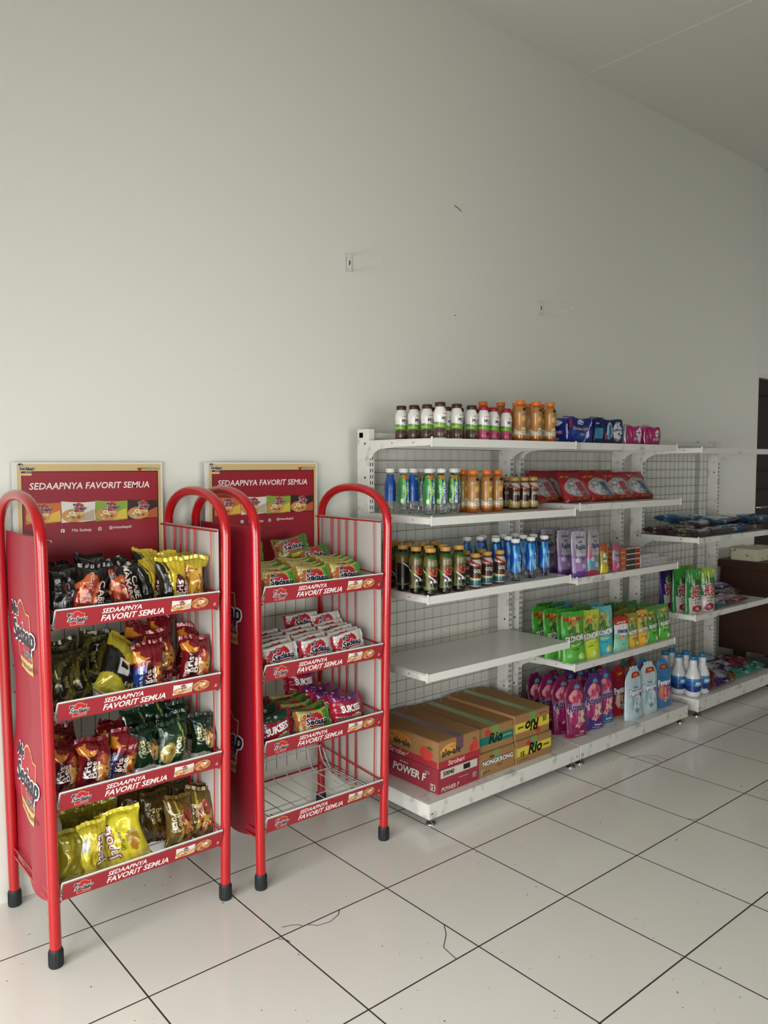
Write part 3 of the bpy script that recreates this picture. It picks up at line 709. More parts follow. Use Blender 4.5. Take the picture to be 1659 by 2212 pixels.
for i, (x, y) in enumerate([(1.70, .03), (1.79, .01), (1.86, -.02), (1.94, -.01), (1.96, .055), (2.02, -.02)]): flo.put((x, y, Z), 'orange juice bottle, %s in the back row on the top shelf' % nth(i, 6), 'juice bottles on the top shelf', rz=jr())
# second shelf
Z = 1.1645
for i, (k, x, y, c) in enumerate([(iso_k, 1.243, .100, 'blue-backed'), (iso_g, 1.258, .038, 'green-labelled'), (iso_k, 1.301, .030, 'blue-backed'), (iso_g, 1.285, -.078, 'green-labelled'), (iso_g, 1.352, -.075, 'green-and-blue'), (iso_g, 1.433, -.062, 'blue-and-green')]):
    k.put((x, y, Z), '%s clear drink bottle with white cap, %s on the first unit\'s second shelf' % (c, nth(i, 6)), 'clear drink bottles on the second shelf', rz=(.45, .0, .1, .0, -.35, -.45)[i])
for i, (x, y) in enumerate([(1.41, .10), (1.40, .03), (1.47, .05), (1.49, -.02)]): iso_g.put((x, y, Z), 'white-capped clear drink bottle, %s in the back row of the second shelf' % nth(i, 4), 'clear drink bottles on the second shelf', rz=jr(1))
for i, (x, y) in enumerate([(1.532, -.020), (1.514, -.092), (1.588, -.096), (1.664, -.086)]): flo.put((x, y, Z), 'orange juice bottle with pale label, %s on the first unit\'s second shelf' % nth(i, 4), 'juice bottles on the second shelf', rz=jr())
for i, (x, y) in enumerate([(1.794, -.068), (1.854, -.070), (1.906, -.076)]): gol_g.put((x, y, Z), 'small brown coffee bottle with gold wave, %s on the second shelf' % nth(i, 3), 'coffee bottles on the second shelf', rz=jr())
for i, (x, y) in enumerate([(1.775, .02), (1.84, .02)]): gol_g.put((x, y, Z), 'small brown coffee bottle behind the front coffee bottles, %s one on second shelf' % ('left', 'right')[i], 'coffee bottles on the second shelf', rz=jr())
# third shelf
Z = .8725
for i, (x, y) in enumerate([(1.222, .085), (1.212, -.010), (1.206, -.092), (1.216, -.160), (1.291, -.162), (1.370, -.156)]): jav.put((x, y, Z), 'green-shouldered tea bottle with gold cap, %s along the shelf front' % nth(i, 6), 'tea bottles on the third shelf', rz=(.3, 2.2, 0, .0, -.1, -.1)[i])
for i, (x, y) in enumerate([(1.282, .11), (1.276, .03), (1.274, -.09), (1.345, .10), (1.345, .02), (1.350, -.09), (1.405, .02)]): jav.put((x, y, Z), 'dark tea bottle with gold cap, %s behind the front tea bottles' % nth(i, 7), 'tea bottles on the third shelf', rz=jr(.4))
for i, (x, y) in enumerate([(1.463, -.155), (1.548, -.138), (1.622, -.140)]): gol_t.put((x, y, Z), 'small coffee bottle with teal band, %s in front row of the third shelf' % nth(i, 3), 'coffee bottles on the third shelf', rz=jr())
for i, (x, y) in enumerate([(1.50, -.065), (1.54, -.015), (1.60, -.062)]): gol_t.put((x, y, Z), 'small coffee bottle with gold cap, %s in the row behind on third shelf' % nth(i, 3), 'coffee bottles on the third shelf', rz=jr())
for i, (x, y) in enumerate([(1.731, -.130), (1.846, -.118), (1.950, -.106)]): iso_b.put((x, y, Z), 'blue drink bottle with white cap, %s in front row of the third shelf' % nth(i, 3), 'blue drink bottles on the third shelf', rz=jr(.05))
for i, (x, y) in enumerate([(1.64, .06), (1.70, .04), (1.705, -.045), (1.76, .08), (1.80, -.03), (1.79, .03), (1.87, .06), (1.90, -.03), (1.94, .05), (1.97, -.03)]): iso_b.put((x, y, Z), 'white-capped blue drink bottle, %s behind the third shelf\'s front row' % nth(i, 10), 'blue drink bottles on the third shelf', rz=jr(.5))

# ================================================================ CARTONS on the first unit's base
Z = .0935
bc = '#a67c4e'
c1 = carton('carton', 'cardboard box', .232, .40, .100, '#9c2f3c', [
    ('front', art('#a23746', ('r', .05, .62, .95, .96, '#d9cfc2')), [T('50040', .24, .78, .017, '#1d1a18', bold=.04), T('IIIIIIIII', .68, .78, .019, '#2a2624', bold=.06, spacing=.8), T('POWER F', .28, .16, .016, '#e3c9c4', bold=.04, shear=.2), T('15', .88, .30, .014, '#111111', out='#e5dccf', outw=.16, bold=.04), T('MINUMAN ISOTONIK', .60, .42, .004, '#e3c9c4')]),
    ('left', art('#a23746'), [T('POWER F', .60, .50, .031, '#efe6df', bold=.05, shear=.18, out='#3a1216', outw=.04), T('MINUMAN', .52, .78, .007, '#e3c9c4'), T('15', .93, .22, .019, '#111111', out='#e5dccf', outw=.16, bold=.04), T('ISO', .86, .75, .012, '#e3c9c4', out='#3a1216', outw=.08)])], tape=None)
c1.put((1.385, -.150, Z), 'maroon carton with white lettering under the strawberry box, lower left of the pile', 'drink cartons on the base shelf', rz=.02)
berry = [('e', .885, .50, .085, .22, '#d4453c'), ('e', .80, .40, .06, .16, '#cf3c36'), ('n', .86, .76, .05, .06, '#3f6a2c', '#6a8a3a', 20)]
c2 = carton('carton', 'cardboard box', .236, .41, .105, bc, [
    ('front', art(bc, ('n', .30, .62, .26, .26, '#d98a2a', '#e6a34a', 8, '#c9873c'), ('w', .26, .0, 1, 0, '#b3303f'), *berry), [T('ale-ale', .30, .56, .028, '#1f3d3c', bold=.04), T('Stroberi', .42, .13, .019, '#f0cfc6', bold=.03, shear=.1)]),
    ('left', art(bc, ('n', .42, .66, .22, .26, '#d98a2a', '#e6a34a', 8, '#c9873c'), ('w', .26, .0, 1, 0, '#b3303f'), ('e', .85, .45, .09, .28, '#d4453c'), ('n', .90, .70, .05, .07, '#3f6a2c', '#6a8a3a', 20)), [T('ale-ale', .50, .56, .026, '#1f3d3c', bold=.04), T('Stroberi', .46, .12, .024, '#f0cfc6', bold=.03, shear=.1)])], tape='#6d4a52')
c2.put((1.384, -.152, Z+.1005), 'brown carton with strawberry print and red band, on the maroon carton', 'drink cartons on the base shelf', rz=.015)
c3 = carton('carton', 'cardboard box', .222, .37, .096, bc, [
    ('front', art(bc), [T('NONGKRONG', .52, .58, .019, '#f2ece2', bold=.06, out='#2a1f1a', outw=.10), T('Kopi', .36, .82, .010, '#5a1c14', bold=.05), T('15', .12, .22, .015, '#1c1713', out='#e6dccb', outw=.12, bold=.04), T('COFFEE', .56, .33, .006, '#7a2c22'), T('isi 24', .24, .2, .009, '#5a4632')]), ('left', art(bc), [])], tape='#7d9a4a')
c3.put((1.610, -.145, Z), 'plain brown carton with white lettered mark, under the teal-banded carton', 'drink cartons on the base shelf')
c4 = carton('carton', 'cardboard box', .222, .40, .100, bc, [
    ('front', art(bc, ('r', 0, .28, 1, .66, '#1f7a66'), ('e', .28, .80, .08, .16, '#c8402c')), [T('Rio', .50, .52, .042, '#162a22', bold=.04, shear=.25), T('gula batu', .82, .50, .010, '#b9d8c0', bold=.01)]), ('left', art(bc), [])], tape='#7d9a4a')
c4.put((1.608, -.138, Z+.0965), 'brown carton with teal band, middle of the upper cartons', 'drink cartons on the base shelf', rz=-.01)
def madu(flip):
    fn = art(bc, ('r', 0, .32, 1, .72, '#e3cf3a'), ('e', .33, .82, .07, .13, '#c8402c'))
    tx = [T('Rio', .52, .55, .046, '#1b1a14', bold=.05, shear=.25), T('madu', .84, .52, .012, '#3a3212', bold=.04), T('15', .16, .42, .020, '#26220f', bold=.05, out='#e3cf3a', outw=.04), T('isi 24 cup @ 200 ml', .22, .16, .005, '#5a4632')]
    if flip:
        f0 = fn; fn = lambda U, V: f0(1-U, 1-V); tx = [(t[0], 1-t[1], 1-t[2], t[3], t[4], {**t[5], 'rot': PI}) for t in tx]
    return carton('carton', 'cardboard box', .234, .40, .099 if not flip else .108, bc, [('front', fn, tx), ('left', art(bc, ('r', .85, .3, 1, .72, '#e3cf3a')), [])], tape='#7d9a4a')
madu(False).put((1.846, -.148, Z), 'brown carton with upright yellow band, lower right of the carton pile', 'drink cartons on the base shelf')
madu(True).put((1.842, -.140, Z+.0995), 'brown carton with upside-down yellow band and marker scribble, topmost at right', 'drink cartons on the base shelf', rz=.012)

# ================================================================ PADS on top of unit two
def softpack(name, cat, w, d, h, fn, texts, fl=None, m='film'):
    def S(U, V):
        U = np.asarray(U, float); V = np.asarray(V, float); e = .5*(np.sin(PI*U)**.35+np.sin(PI*V)**.35)
        return np.stack([(U-.5)*w, -.010*e+.0016*np.sin(U*26+V*7)*np.sin(PI*V), V*h+.004*np.sin(U*9)*V], -1)
    b = MB(); b.grid(S, 40, 24, fn, 0)
    for t in texts: b.text(S, w, h, *t[:5], **({'eps': .0009, **t[5]}))
    def Sl(U, V):
        U = np.asarray(U, float); V = np.asarray(V, float); e = (np.sin(PI*np.clip(U, 0, 1))*np.sin(PI*np.clip(V, 0, 1)))**.4
        return np.stack([-w/2-.010*e, d*(1-U), V*h+0*U], -1)
    def Sr(U, V): p = Sl(U, V); p = p.copy(); p[..., 0] *= -1; return p
    def St(U, V):
        U = np.asarray(U, float); V = np.asarray(V, float)
        return np.stack([(U-.5)*w, V*d, h+.004*np.sin(U*9)*(1-V)+.008*np.sin(PI*U)*np.sin(PI*V)], -1)
    def Sb(U, V): p = S(U, V).copy(); p[..., 1] = d-p[..., 1]; return p
    fl = fl or fn; b.grid(Sl, 16, 24, fl, 0); b.grid(Sr, 16, 24, fl, 0, flip=True); b.grid(St, 16, 12, fl, 0); b.grid(Sb, 16, 12, fl, 0, flip=True)
    b.add([(-w/2, 0, 0), (w/2, 0, 0), (w/2, d, 0), (-w/2, d, 0)], [[3, 2, 1, 0]], fn(np.array([.5]), np.array([.1]))[0])
    root = b.build(name, [m])
    g = MB(); g.grid(lambda U, V: np.stack([(U-.5)*w*.5, d*.5+.002*np.sin(U*20)+0*V, h+.009+V*.004], -1), 14, 1, fl, 0); g.build('top_seal', [m], root)
    return Kind(root, cat)
navy = '#14247c'
p1 = softpack('pad_pack', 'pad pack', .178, .12, .108, art(navy, ('n', .5, .40, .42, .30, '#1d3f9a', '#2456b0', 9, '#14247c'), ('e', .46, .86, .13, .10, '#dfe8f2'), ('r', .02, .62, .10, .95, '#b3202a'), ('e', .76, .34, .06, .14, '#dfe8f2'), ('d', 1, -.4, .60, .02, '#c9d4e6')),
     [T('Protex', .46, .85, .010, '#16307c', bold=.04), T('Comfort Nights', .46, .58, .012, '#d9b24a', bold=.03, shear=.15), T('29cm', .55, .36, .010, '#d9b24a', bold=.02)],
     art(navy, ('e', .5, .80, .26, .13, '#c9d6ea'), ('r', .30, .36, .50, .46, '#b05a8a'), ('r', .55, .36, .75, .46, '#c07a9a'), ('e', .55, .14, .12, .06, '#8a9ac8')))
p1.put((2.178, -.118, 1.4535), 'large navy pad pack, leftmost of the packs on the middle unit\'s top shelf', 'pad packs on the top shelf')
p2 = softpack('pad_pack', 'pad pack', .235, .12, .112, art('#101c58', ('r', .05, .2, .28, .62, '#3a8aa6'), ('e', .52, .55, .085, .36, '#dfeaf0'), ('e', .52, .55, .065, .31, '#5aa7c4'), ('n', .80, .5, .16, .42, '#8a9098', '#d9dee2', 9, '#2a3468'), ('e', .40, .30, .05, .14, '#b04a5a')),
     [T('Protex', .52, .52, .016, '#101c58', rot=D90, bold=.05), T('Maxi', .12, .80, .008, '#c9d6ea')], art('#101c58'))
p2.put((2.400, -.112, 1.4535), 'large navy pad pack with shiny right end, second from left on top shelf', 'pad packs on the top shelf')
def pink(n): return softpack('pad_pack', 'pad pack', .125, .08, .086, art('#b01468', ('e', .72, .66, .17, .18, '#e6dfe6'), ('n', .62, .30, .2, .14, '#7c1040', '#b8a8b0', 9), *([('n', .85, .5, .12, .45, '#c9b9c4', '#e8e2e6', 8)] if n else [])), [T('Protex', .72, .66, .009, '#5a1050', bold=.04)], art('#9a969a' if n else '#b01468'))
pink(1).put((2.628, -.105, 1.4535), 'small magenta pad pack with silver side, left of the two pink packs', 'pad packs on the top shelf')
pink(0).put((2.800, -.105, 1.4535), 'small magenta pad pack, rightmost on the middle unit\'s top shelf', 'pad packs on the top shelf')

# ================================================================ RED REFILL BAGS, unit two second shelf
def nuvo(tile, seed):
    return bag('soap_refill_bag', 'refill bag', .215, .135, .085, art('#a3121e', ('e', .5, .46, .44, .40, '#aaa9aa'), ('n', .32, .45, .18, .30, '#bdbcbd', '#8f8e92', 9, '#dcdcde'), ('r', .46, .12, .74, .68, tile), ('r', 0, 0, 1, .12, '#9a101a'), ('n', .25, .93, .2, .04, '#c8932a', '#a3121e', 16)),
        [T('NUVO', .56, .74, .014, '#f0eef0', bold=.05, out='#7a2a3a', outw=.10), T('Buy 1 Get 1', .6, .28, .006, '#f0eef0', bold=.02), T('BELI 1 GRATIS', .5, .055, .009, '#c8932a', bold=.03)], kind='pouch', seed=seed)
nb, nr = nuvo('#3a5f96', 1), nuvo('#b4485a', 2)
for i, (k, x, y, r, c) in enumerate([(nr, 2.125, .02, .1, 'red'), (nr, 2.265, -.055, .05, 'pink'), (nb, 2.445, -.060, 0, 'blue'), (nr, 2.615, -.055, -.05, 'pink'), (nb, 2.79, -.05, 0, 'blue')]):
    k.put((x, y, 1.1805), 'red windowed bag with %s panel, %s on the second shelf' % (c, nth(i, 5)), 'red refill bags on the second shelf', rz=r, rx=-.42)
for i, (x, y) in enumerate([(2.20, .07), (2.37, .07), (2.55, .08), (2.72, .09)]):
    nr.put((x, y, 1.1805), 'red bag, %s in the back row of the middle unit\'s second shelf' % nth(i, 4), 'red refill bags on the second shelf', rx=-.25, rz=jr(.15))

# ================================================================ FABRIC SPRAY REFILLS and small goods, unit two third shelf
flower = lambda cx, cy: [('e', cx+.07*math.cos(a), cy+.035*math.sin(a), .055, .026, '#e3d9e8') for a in (0, 1.26, 2.5, 3.8, 5.0)]+[('e', cx, cy, .02, .012, '#7a2050')]
def rapika(low, mid, seed):
    return bag('fabric_refill_pouch', 'pouch', .116, .190, .042, art('#b3abb6', ('g', .9, .3, low), ('w', .42, .04, 7, seed, mid), ('w', .12, .01, 5, 0, low), ('r', .18, .52, .86, .86, '#b9b6bd'), ('e', .5, .52, .34, .05, '#c4c1c8'), *flower(.55, .25), *flower(.25, .40), ('e', .5, .93, .3, .02, '#6a6470')),
        [T('So Klin', .52, .82, .008, '#1d2a6c', bold=.04), T('Rapika', .52, .71, .023, '#18205c', sx=.8, bold=.03), T('3 in 1', .55, .58, .006, '#55525e')], kind='pouch', seed=seed)
rp = rapika('#6b3f92', '#9d7fb4', 1); rt = rapika('#b3203f', '#6aa3b4', 3)
for i, (x, y, r) in enumerate([(2.155, .025, .05), (2.165, -.060, .0), (2.168, -.138, -.05)]): rp.put((x, y, .8515), 'purple floral refill pouch, %s in the third shelf row of the middle unit' % nth(i, 4), 'purple refill pouches on the third shelf', rz=r, rx=-.04)
rt.put((2.262, -.140, .8515), 'turquoise and crimson refill pouch right of the purple pouches on third shelf', 'purple refill pouches on the third shelf', rz=.15)
for i, (x, y) in enumerate([(2.18, .09), (2.26, .07), (2.30, .0), (2.27, -.05)]): rp.put((x, y, .8515), 'purple refill pouch in shade, %s behind the front pouches on the third shelf' % nth(i, 4), 'purple refill pouches on the third shelf', rz=jr(.1), rx=-.05)
sy = bag('sachet_pouch', 'pouch', .058, .128, .026, art('#b3992e', ('W', .80, .04, 8, 0, '#a8552a'), ('w', .30, .05, 6, 0, '#cdb52e'), ('n', .5, .55, .3, .2, '#e6e2c4', '#5a7a3a', 9), ('r', 0, 0, 1, .05, '#b59a2a')), [T('Kin', .55, .55, .012, '#243a6c', bold=.05)], kind='pouch', seed=4)
sy.put((2.330, -.152, .8515), 'small yellow sachet pouch with orange top beside the crimson pouch', 'small pouches on the third shelf', rz=-.05)
sp_ = bag('sachet_pouch', 'pouch', .054, .118, .026, art('#a892a4', ('W', .84, .03, 8, 0, '#a8566a'), ('w', .42, .04, 6, 1, '#b04a7e'), ('n', .5, .25, .3, .12, '#b04a7e', '#d9b4c8', 9)), [T('Kin', .5, .66, .013, '#243a8c', bold=.05)], kind='pouch', seed=5)
sp_.put((2.430, -.152, .8515), 'small pink sachet pouch right of the yellow sachet pouch', 'small pouches on the third shelf', rz=-.05)
def smallbox(name, w, d, h, fn, texts=(), m='print'):
    b = MB(); b.box(-w/2, 0, 0, w/2, d, h, fn(np.array([.5]), np.array([.5]))[0], bev=.001)
    S = plane((-w/2, -.0004, 0), (w, 0, 0), (0, 0, h)); b.grid(lambda U, V: S(.02+U*.96, .03+V*.94), 14, 10, fn, 0, False)
    S2 = plane((-w/2-.0004, d, 0), (0, -d, 0), (0, 0, h)); b.grid(lambda U, V: S2(.02+U*.96, .03+V*.94), 14, 10, fn, 0, False)
    for t in texts: b.text(S, w, h, *t[:5], **({'eps': .0006, **t[5]}))
    return Kind(b.build(name, [m]), 'box')
so = smallbox('soap_box', .036, .075, .026, art('#c0603a', ('w', .35, .1, 5, 1, '#d98a5a')))
sg = smallbox('soap_box', .038, .075, .026, art('#5f1f22', ('r', .08, .12, .92, .62, '#2a4a34'), ('r', 0, .80, 1, .92, '#cfc9c2')))
sr = smallbox('soap_box', .036, .075, .026, art('#b04a30', ('r', 0, .76, 1, .90, '#cfc9c2'), ('w', .4, .05, 8, 0, '#8e2a22')))
for j, (k, x, c) in enumerate([(so, 2.497, 'orange'), (sg, 2.536, 'dark green'), (sg, 2.576, 'maroon-sided green'), (sr, 2.616, 'red')]):
    for i in range(4):
        k.put((x, -.150+.002*((i*3) % 2), .8515+.0265*i), '%s soap box, %s in the %s stack of four' % (c, ('bottom', 'second from bottom', 'third from bottom', 'top')[i], nth(j, 4)), 'stacked soap boxes on the third shelf')
wb = smallbox('toothpaste_box', .082, .16, .0205, art('#a6a5a8', ('r', 0, 0, .12, 1, '#c4ae3a'), ('r', .42, .3, .92, .7, '#c0bfc4')), [T('mi', .62, .5, .006, '#6a6a72', bold=.04)])
wp = smallbox('toothpaste_box', .082, .16, .0205, art('#aaa9a8', ('r', .03, .1, .97, .9, '#b6b5b4'), ('r', .05, .3, .12, .7, '#5a5a60')))
n = 0
for c, cnt in ((0, 3), (1, 3), (2, 2), ):
    for i in range(cnt):
        (wb if c == 0 and i < 2 else wp).put((2.684+.0845*c, -.150, .8515+.0208*i), 'pale grey box, %s in the %s column beside the soap stacks on third shelf' % (('bottom', 'second', 'third')[i], ('left', 'middle', 'right')[c]), 'grey boxes on the third shelf', rz=0)
for i in range(2): wp.put((2.70+.1*i, .02, .8515), 'pale grey box lying behind the front columns, %s one' % ('left', 'right')[i], 'grey boxes on the third shelf')

# ================================================================ DISH SOAP POUCHES, unit two fourth shelf
Z = .4585
def ekon(base, low, h, w, seed, price='7.500', pc='#b3301f'):
    return bag('dish_soap_pouch', 'pouch', w, h, .048, art(base, ('n', .52, .70, .28, .16, '#4a7a2c', '#9fb45a', 9, '#2f5a24'), ('w', .34, .02, 6, 1, low), ('e', .5, .40, .28, .07, '#c2cf7a'), ('e', .5, .42, .28, .055, low), ('n', .72, .12, .16, .07, '#a9c84a', '#dbe69a', 8), ('r', .08, .875, .90, .955, pc), ('n', .5, .82, .14, .05, '#b9803a', '#7a4a20', 8)),
        [T('EKONOMI', .52, .50, .0165*w/.085, '#f4f4ee', rot=.12, sx=.62, bold=.06, out='#161a12', outw=.10), T(price, .48, .915, .0085*w/.085, '#f0c64a', bold=.05), T('Jeruk Nipis', .5, .28, .006, '#24401c', bold=.02)], kind='pouch', seed=seed)
eg = ekon('#3f9a2c', '#56b23a', .215, .134, 1); el = ekon('#a9c22e', '#c8dc2a', .208, .140, 2, 'LIME', '#b9902e'); et = ekon('#57a9ad', '#3ab6c8', .212, .126, 3, 'Rp', '#7a9a6a')
es = ekon('#4a8a3a', '#4fae3c', .165, .090, 4, '2.500', '#8a8a1c'); ey = ekon('#8a8a3a', '#d8a81e', .152, .088, 5, '2.500', '#a08c1c'); eyy = ekon('#c9a62a', '#e8a81a', .158, .084, 6, '2.500', '#8a2a1c')
dm = bag('laundry_pouch', 'pouch', .105, .148, .034, art('#e0ddd8', ('w', .50, .06, 7, 1, '#7fc3a4'), ('n', .45, .42, .2, .06, '#c98a5a', '#e0b48a', 9), ('w', .34, .0, 1, 0, '#86cfae'), ('r', 0, .84, 1, 1, '#b32a24')), [T('mama', .5, .64, .021, '#1d3a8a', bold=.06), T('cuma Rp 4000', .5, .91, .008, '#f2e6c8', bold=.05), T('aloe', .5, .22, .007, '#2a5a4a')], kind='pouch', seed=7)
fr = [(eg, 2.158, .06, .1, 'green'), (eg, 2.162, -.005, .05, 'green'), (eg, 2.20, -.055, 0, 'green'), (eg, 2.160, -.115, -.10, 'green'), (el, 2.275, -.118, -.05, 'lime yellow'), (et, 2.385, -.116, -.12, 'turquoise'), (dm, 2.525, -.126, 0, 'white and mint'), (ey, 2.624, -.124, 0, 'small olive'), (eyy, 2.704, -.128, 0, 'small yellow'), (es, 2.79, -.128, .05, 'small green'), (es, 2.905, -.126, -.08, 'small green')]
for i, (k, x, y, r, c) in enumerate(fr): k.put((x, y, Z), '%s refill pouch, %s in the fourth shelf\'s front row' % (c, nth(i, 11)), 'dish soap pouches on the fourth shelf', rz=r-.16, rx=-.05)
bk = [(eg, 2.25, .11), (et, 2.27, .02), (eg, 2.30, .07), (et, 2.37, .09), (eg, 2.33, -.045), (et, 2.43, -.03), (dm, 2.49, -.06), (ey, 2.55, -.03), (es, 2.57, .05), (ey, 2.63, -.045), (es, 2.66, .04), (es, 2.62, .11), (ey, 2.71, -.03), (es, 2.73, .07), (es, 2.79, -.03), (es, 2.80, .05), (es, 2.86, -.045), (es, 2.88, .03)]
for i, (k, x, y) in enumerate(bk):
    dz = .0
    k.put((x, y, Z+dz), 'pouch behind the fourth shelf\'s front row, %s' % (['far left green one', 'tall turquoise one at left', 'green one at the rear left', 'rearmost turquoise one', 'green one behind the lime pouch', 'turquoise one behind the front turquoise pouch', 'dim white one beside the mint pouch', 'olive one behind the mint pouch', 'green one further behind the mint pouch', 'olive one behind the small olive pouch', 'green one in the middle row behind olive', 'rearmost small green one', 'olive one behind the small yellow pouch', 'small green one rear of the yellow pouch', 'small green one behind the tenth pouch', 'rear green one right of centre', 'small green one behind the rightmost pouch', 'rear green one at far right'][i]), 'dish soap pouches on the fourth shelf', rz=jr(.1), rx=-.05)

# ================================================================ SOFTENER POUCHES, unit two base
Z = .0955
def royale(base, low, word, seed):
    return bag('softener_pouch', 'pouch', .130, .255, .052, art(base, ('n', .50, .72, .34, .13, '#d0506e', '#e7a0a8', 6, '#c03058'), ('e', .5, .5, .46, .12, '#c79ac0'), ('n', .5, .34, .40, .16, '#a8286c', '#e0c9b0', 6, '#c83a80'), ('w', .16, .015, 6, 0, low), ('W', .86, .02, 5, 1, base), ('n', .6, .90, .18, .04, '#4a9ab4', '#c9b24a', 10)),
        [T('Royale', .5, .545, .033, '#231a5c', sx=.8, bold=.03, out='#dcb8d4', outw=.03), T(word, .6, .10, .009, '#f4e8f0', bold=.04), T('PEWANGI PAKAIAN', .5, .04, .004, '#f4e8f0')], kind='drop', seed=seed)
ry = royale('#7a1448', '#8a1450', 'Sweet', 1); rl = royale('#4a2468', '#4a2a86', 'Lavender', 2); rb = royale('#6a2a78', '#1f6aa8', 'Summer', 3)
rd = royale('#5a0f34', '#6a1040', 'Sweet', 4)
def pewangi(base, word, mid, h, seed, tag_='10.000'):
    return bag('softener_pouch', 'pouch', .140, h, .050, art(base, ('n', .5, .34, .34, .2, mid[0], mid[1], 7, mid[2]), ('r', .28, .82, .84, .93, '#b02a1c'), ('w', .05, .01, 6, 0, base)), [T(word, .52, .545, .030, '#f8f8fa', sx=.72, bold=.05, out='#1d3a7a', outw=.08, rot=.05), T(tag_, .56, .875, .009, '#f0c84a', bold=.05), T('So Klin', .5, .64, .009, '#2a4a9c', bold=.05), T('FRESH', .5, .18, .008, '#5a8a9a', bold=.03)], kind='drop', seed=seed)
pr_ = pewangi('#a3141e', 'Pewangi', ('#c9c0a8', '#b0303a', '#e8e2c8'), .238, 5); pw = pewangi('#b9cdd3', 'Pewangi', ('#9fc4cf', '#d3dfe0', '#6fa3a8'), .250, 6); pb = pewangi('#2f7cb4', 'Pewangi', ('#d9806a', '#c84a80', '#e8c05a'), .238, 7); pg = pewangi('#1f5a48', 'Pewangi', ('#4a8a6a', '#a8b89a', '#2a6a50'), .245, 8)
fr = [(rd, 2.155, .09, .1, 'dark crimson floral'), (ry, 2.185, .04, .05, 'crimson floral'), (ry, 2.205, -.025, 0, 'magenta rose'), (ry, 2.212, -.095, 0, 'pink rose'), (rl, 2.365, -.085, 0, 'purple lavender'), (rb, 2.480, -.065, 0, 'blue-footed floral'), (pr_, 2.640, -.045, .1, 'red'), (pw, 2.640, -.130, .1, 'pale white-blue'), (pw, 2.778, -.125, 0, 'second pale white-blue'), (pb, 2.925, -.115, 0, 'bright blue')]
for i, (k, x, y, r, c) in enumerate(fr): k.put((x, y, Z), '%s softener pouch, %s standing on the middle unit\'s base shelf' % (c, nth(i, 10)), 'softener pouches on the base shelf', rz=r-.16, rx=-.04)
bk = [(ry, 2.27, .07, 'crimson one behind the pink rose pouch'), (rl, 2.33, .03, 'purple one behind the lavender pouch'), (rb, 2.42, .04, 'blue one rear of the lavender pouch'), (rl, 2.52, .03, 'dark purple one left of the red pouch'), (pr_, 2.60, .06, 'red one at the rear'), (pg, 2.72, -.035, 'green one between the red and white pouches'), (pr_, 2.86, .02, 'pinkish red one behind the pale pouches'), (pb, 2.86, -.045, 'blue one behind the bright blue pouch')]
for k, x, y, c in bk: k.put((x, y, Z), 'back-row softener pouch, %s' % c, 'softener pouches on the base shelf', rz=jr(.15), rx=-.04)

# ================================================================ UNIT THREE
Z = .5505
def sol(base, top, seed):
    return bag('floor_cleaner_pouch', 'pouch', .132, .225, .05, art(base, ('W', .78, .05, 6, seed, top), ('n', .55, .74, .22, .10, '#2a5a34', '#dfe0d2', 7, '#7a9a4a'), ('w', .36, .03, 4, 1, '#c9c8c4'), ('e', .55, .12, .30, .085, '#a31c2c'), ('r', 0, 0, .14, 1, base)),
        [T('SUPER', .55, .585, .027, '#a81c2c', sx=.72, bold=.06, rot=.1, out='#f0e8e4', outw=.10), T('SOL', .56, .46, .036, '#a81c2c', sx=.8, bold=.07, rot=.06, out='#f0e8e4', outw=.10), T('99.9%', .56, .255, .012, '#a04a4a', bold=.03), T('KILLS GERMS', .58, .325, .006, '#2a5a4a', bold=.04), T('Max', .55, .14, .008, '#f0e0dc', bold=.03), T('Protect', .55, .10, .007, '#f0e0dc')], kind='pouch', seed=seed)
sv = sol('#35246e', '#1d1a4a', 1); sgn = sol('#1f7a34', '#3f9a3c', 2); slm = sol('#1f7a34', '#8fb02c', 3)
for i, (k, x, y, r, c) in enumerate([(sv, 3.205, .03, .1, 'purple floor cleaner pouch, leftmost'), (sgn, 3.215, -.045, 0, 'green floor cleaner pouch right of the purple one'), (sgn, 3.222, -.118, -.05, 'foremost green floor cleaner pouch'), (slm, 3.335, -.128, -.12, 'green floor cleaner pouch with lime top, rightmost')]):
    k.put((x, y, Z), c+' on the far unit\'s third shelf', 'floor cleaner pouches on the far unit', rz=r-.16, rx=-.03)
sv.put((3.29, .06, Z+.001), 'dark purple floor cleaner pouch behind the green ones on the far unit', 'floor cleaner pouches on the far unit', rz=.1)
slm.put((3.34, -.01, Z+.001), 'lime-topped floor cleaner pouch at the rear of the green ones', 'floor cleaner pouches on the far unit', rz=-.1)
def sheet(name, a, seed, w=.24, h=.18, t=.046, m='foil', tx=()):
    k = bag(name, 'packet', h, w, t, a, tx, kind='flat', seed=seed, m=m, horiz=True, crinkle=.9); return k
fa = sheet('flat_pouch', art('#2a4f72', ('n', .5, .5, .5, .5, '#2f6f96', '#1c3450', 5, '#9ab4c4')), 1)
fb = sheet('flat_pouch', art('#3a3236', ('n', .5, .5, .5, .5, '#4a4246', '#8a8478', 6, '#8e8a3a')), 2)
fc_ = sheet('flat_pouch', art('#40222c', ('n', .5, .5, .5, .5, '#5a3440', '#2c1a22', 5, '#b0a8a0')), 3)
fd = sheet('flat_pouch', art('#5a1f34', ('n', .5, .5, .5, .5, '#8a3044', '#3a1a40', 5, '#b08a90')), 4)
fe = sheet('flat_pouch', art('#1f8a7e', ('n', .5, .5, .5, .5, '#2aa08e', '#136058', 5, '#a8c4b8')), 5)
ff = sheet('flat_pouch', art('#8a8228', ('n', .5, .5, .5, .5, '#a89a30', '#5a3a2a', 6, '#c4603a')), 6)
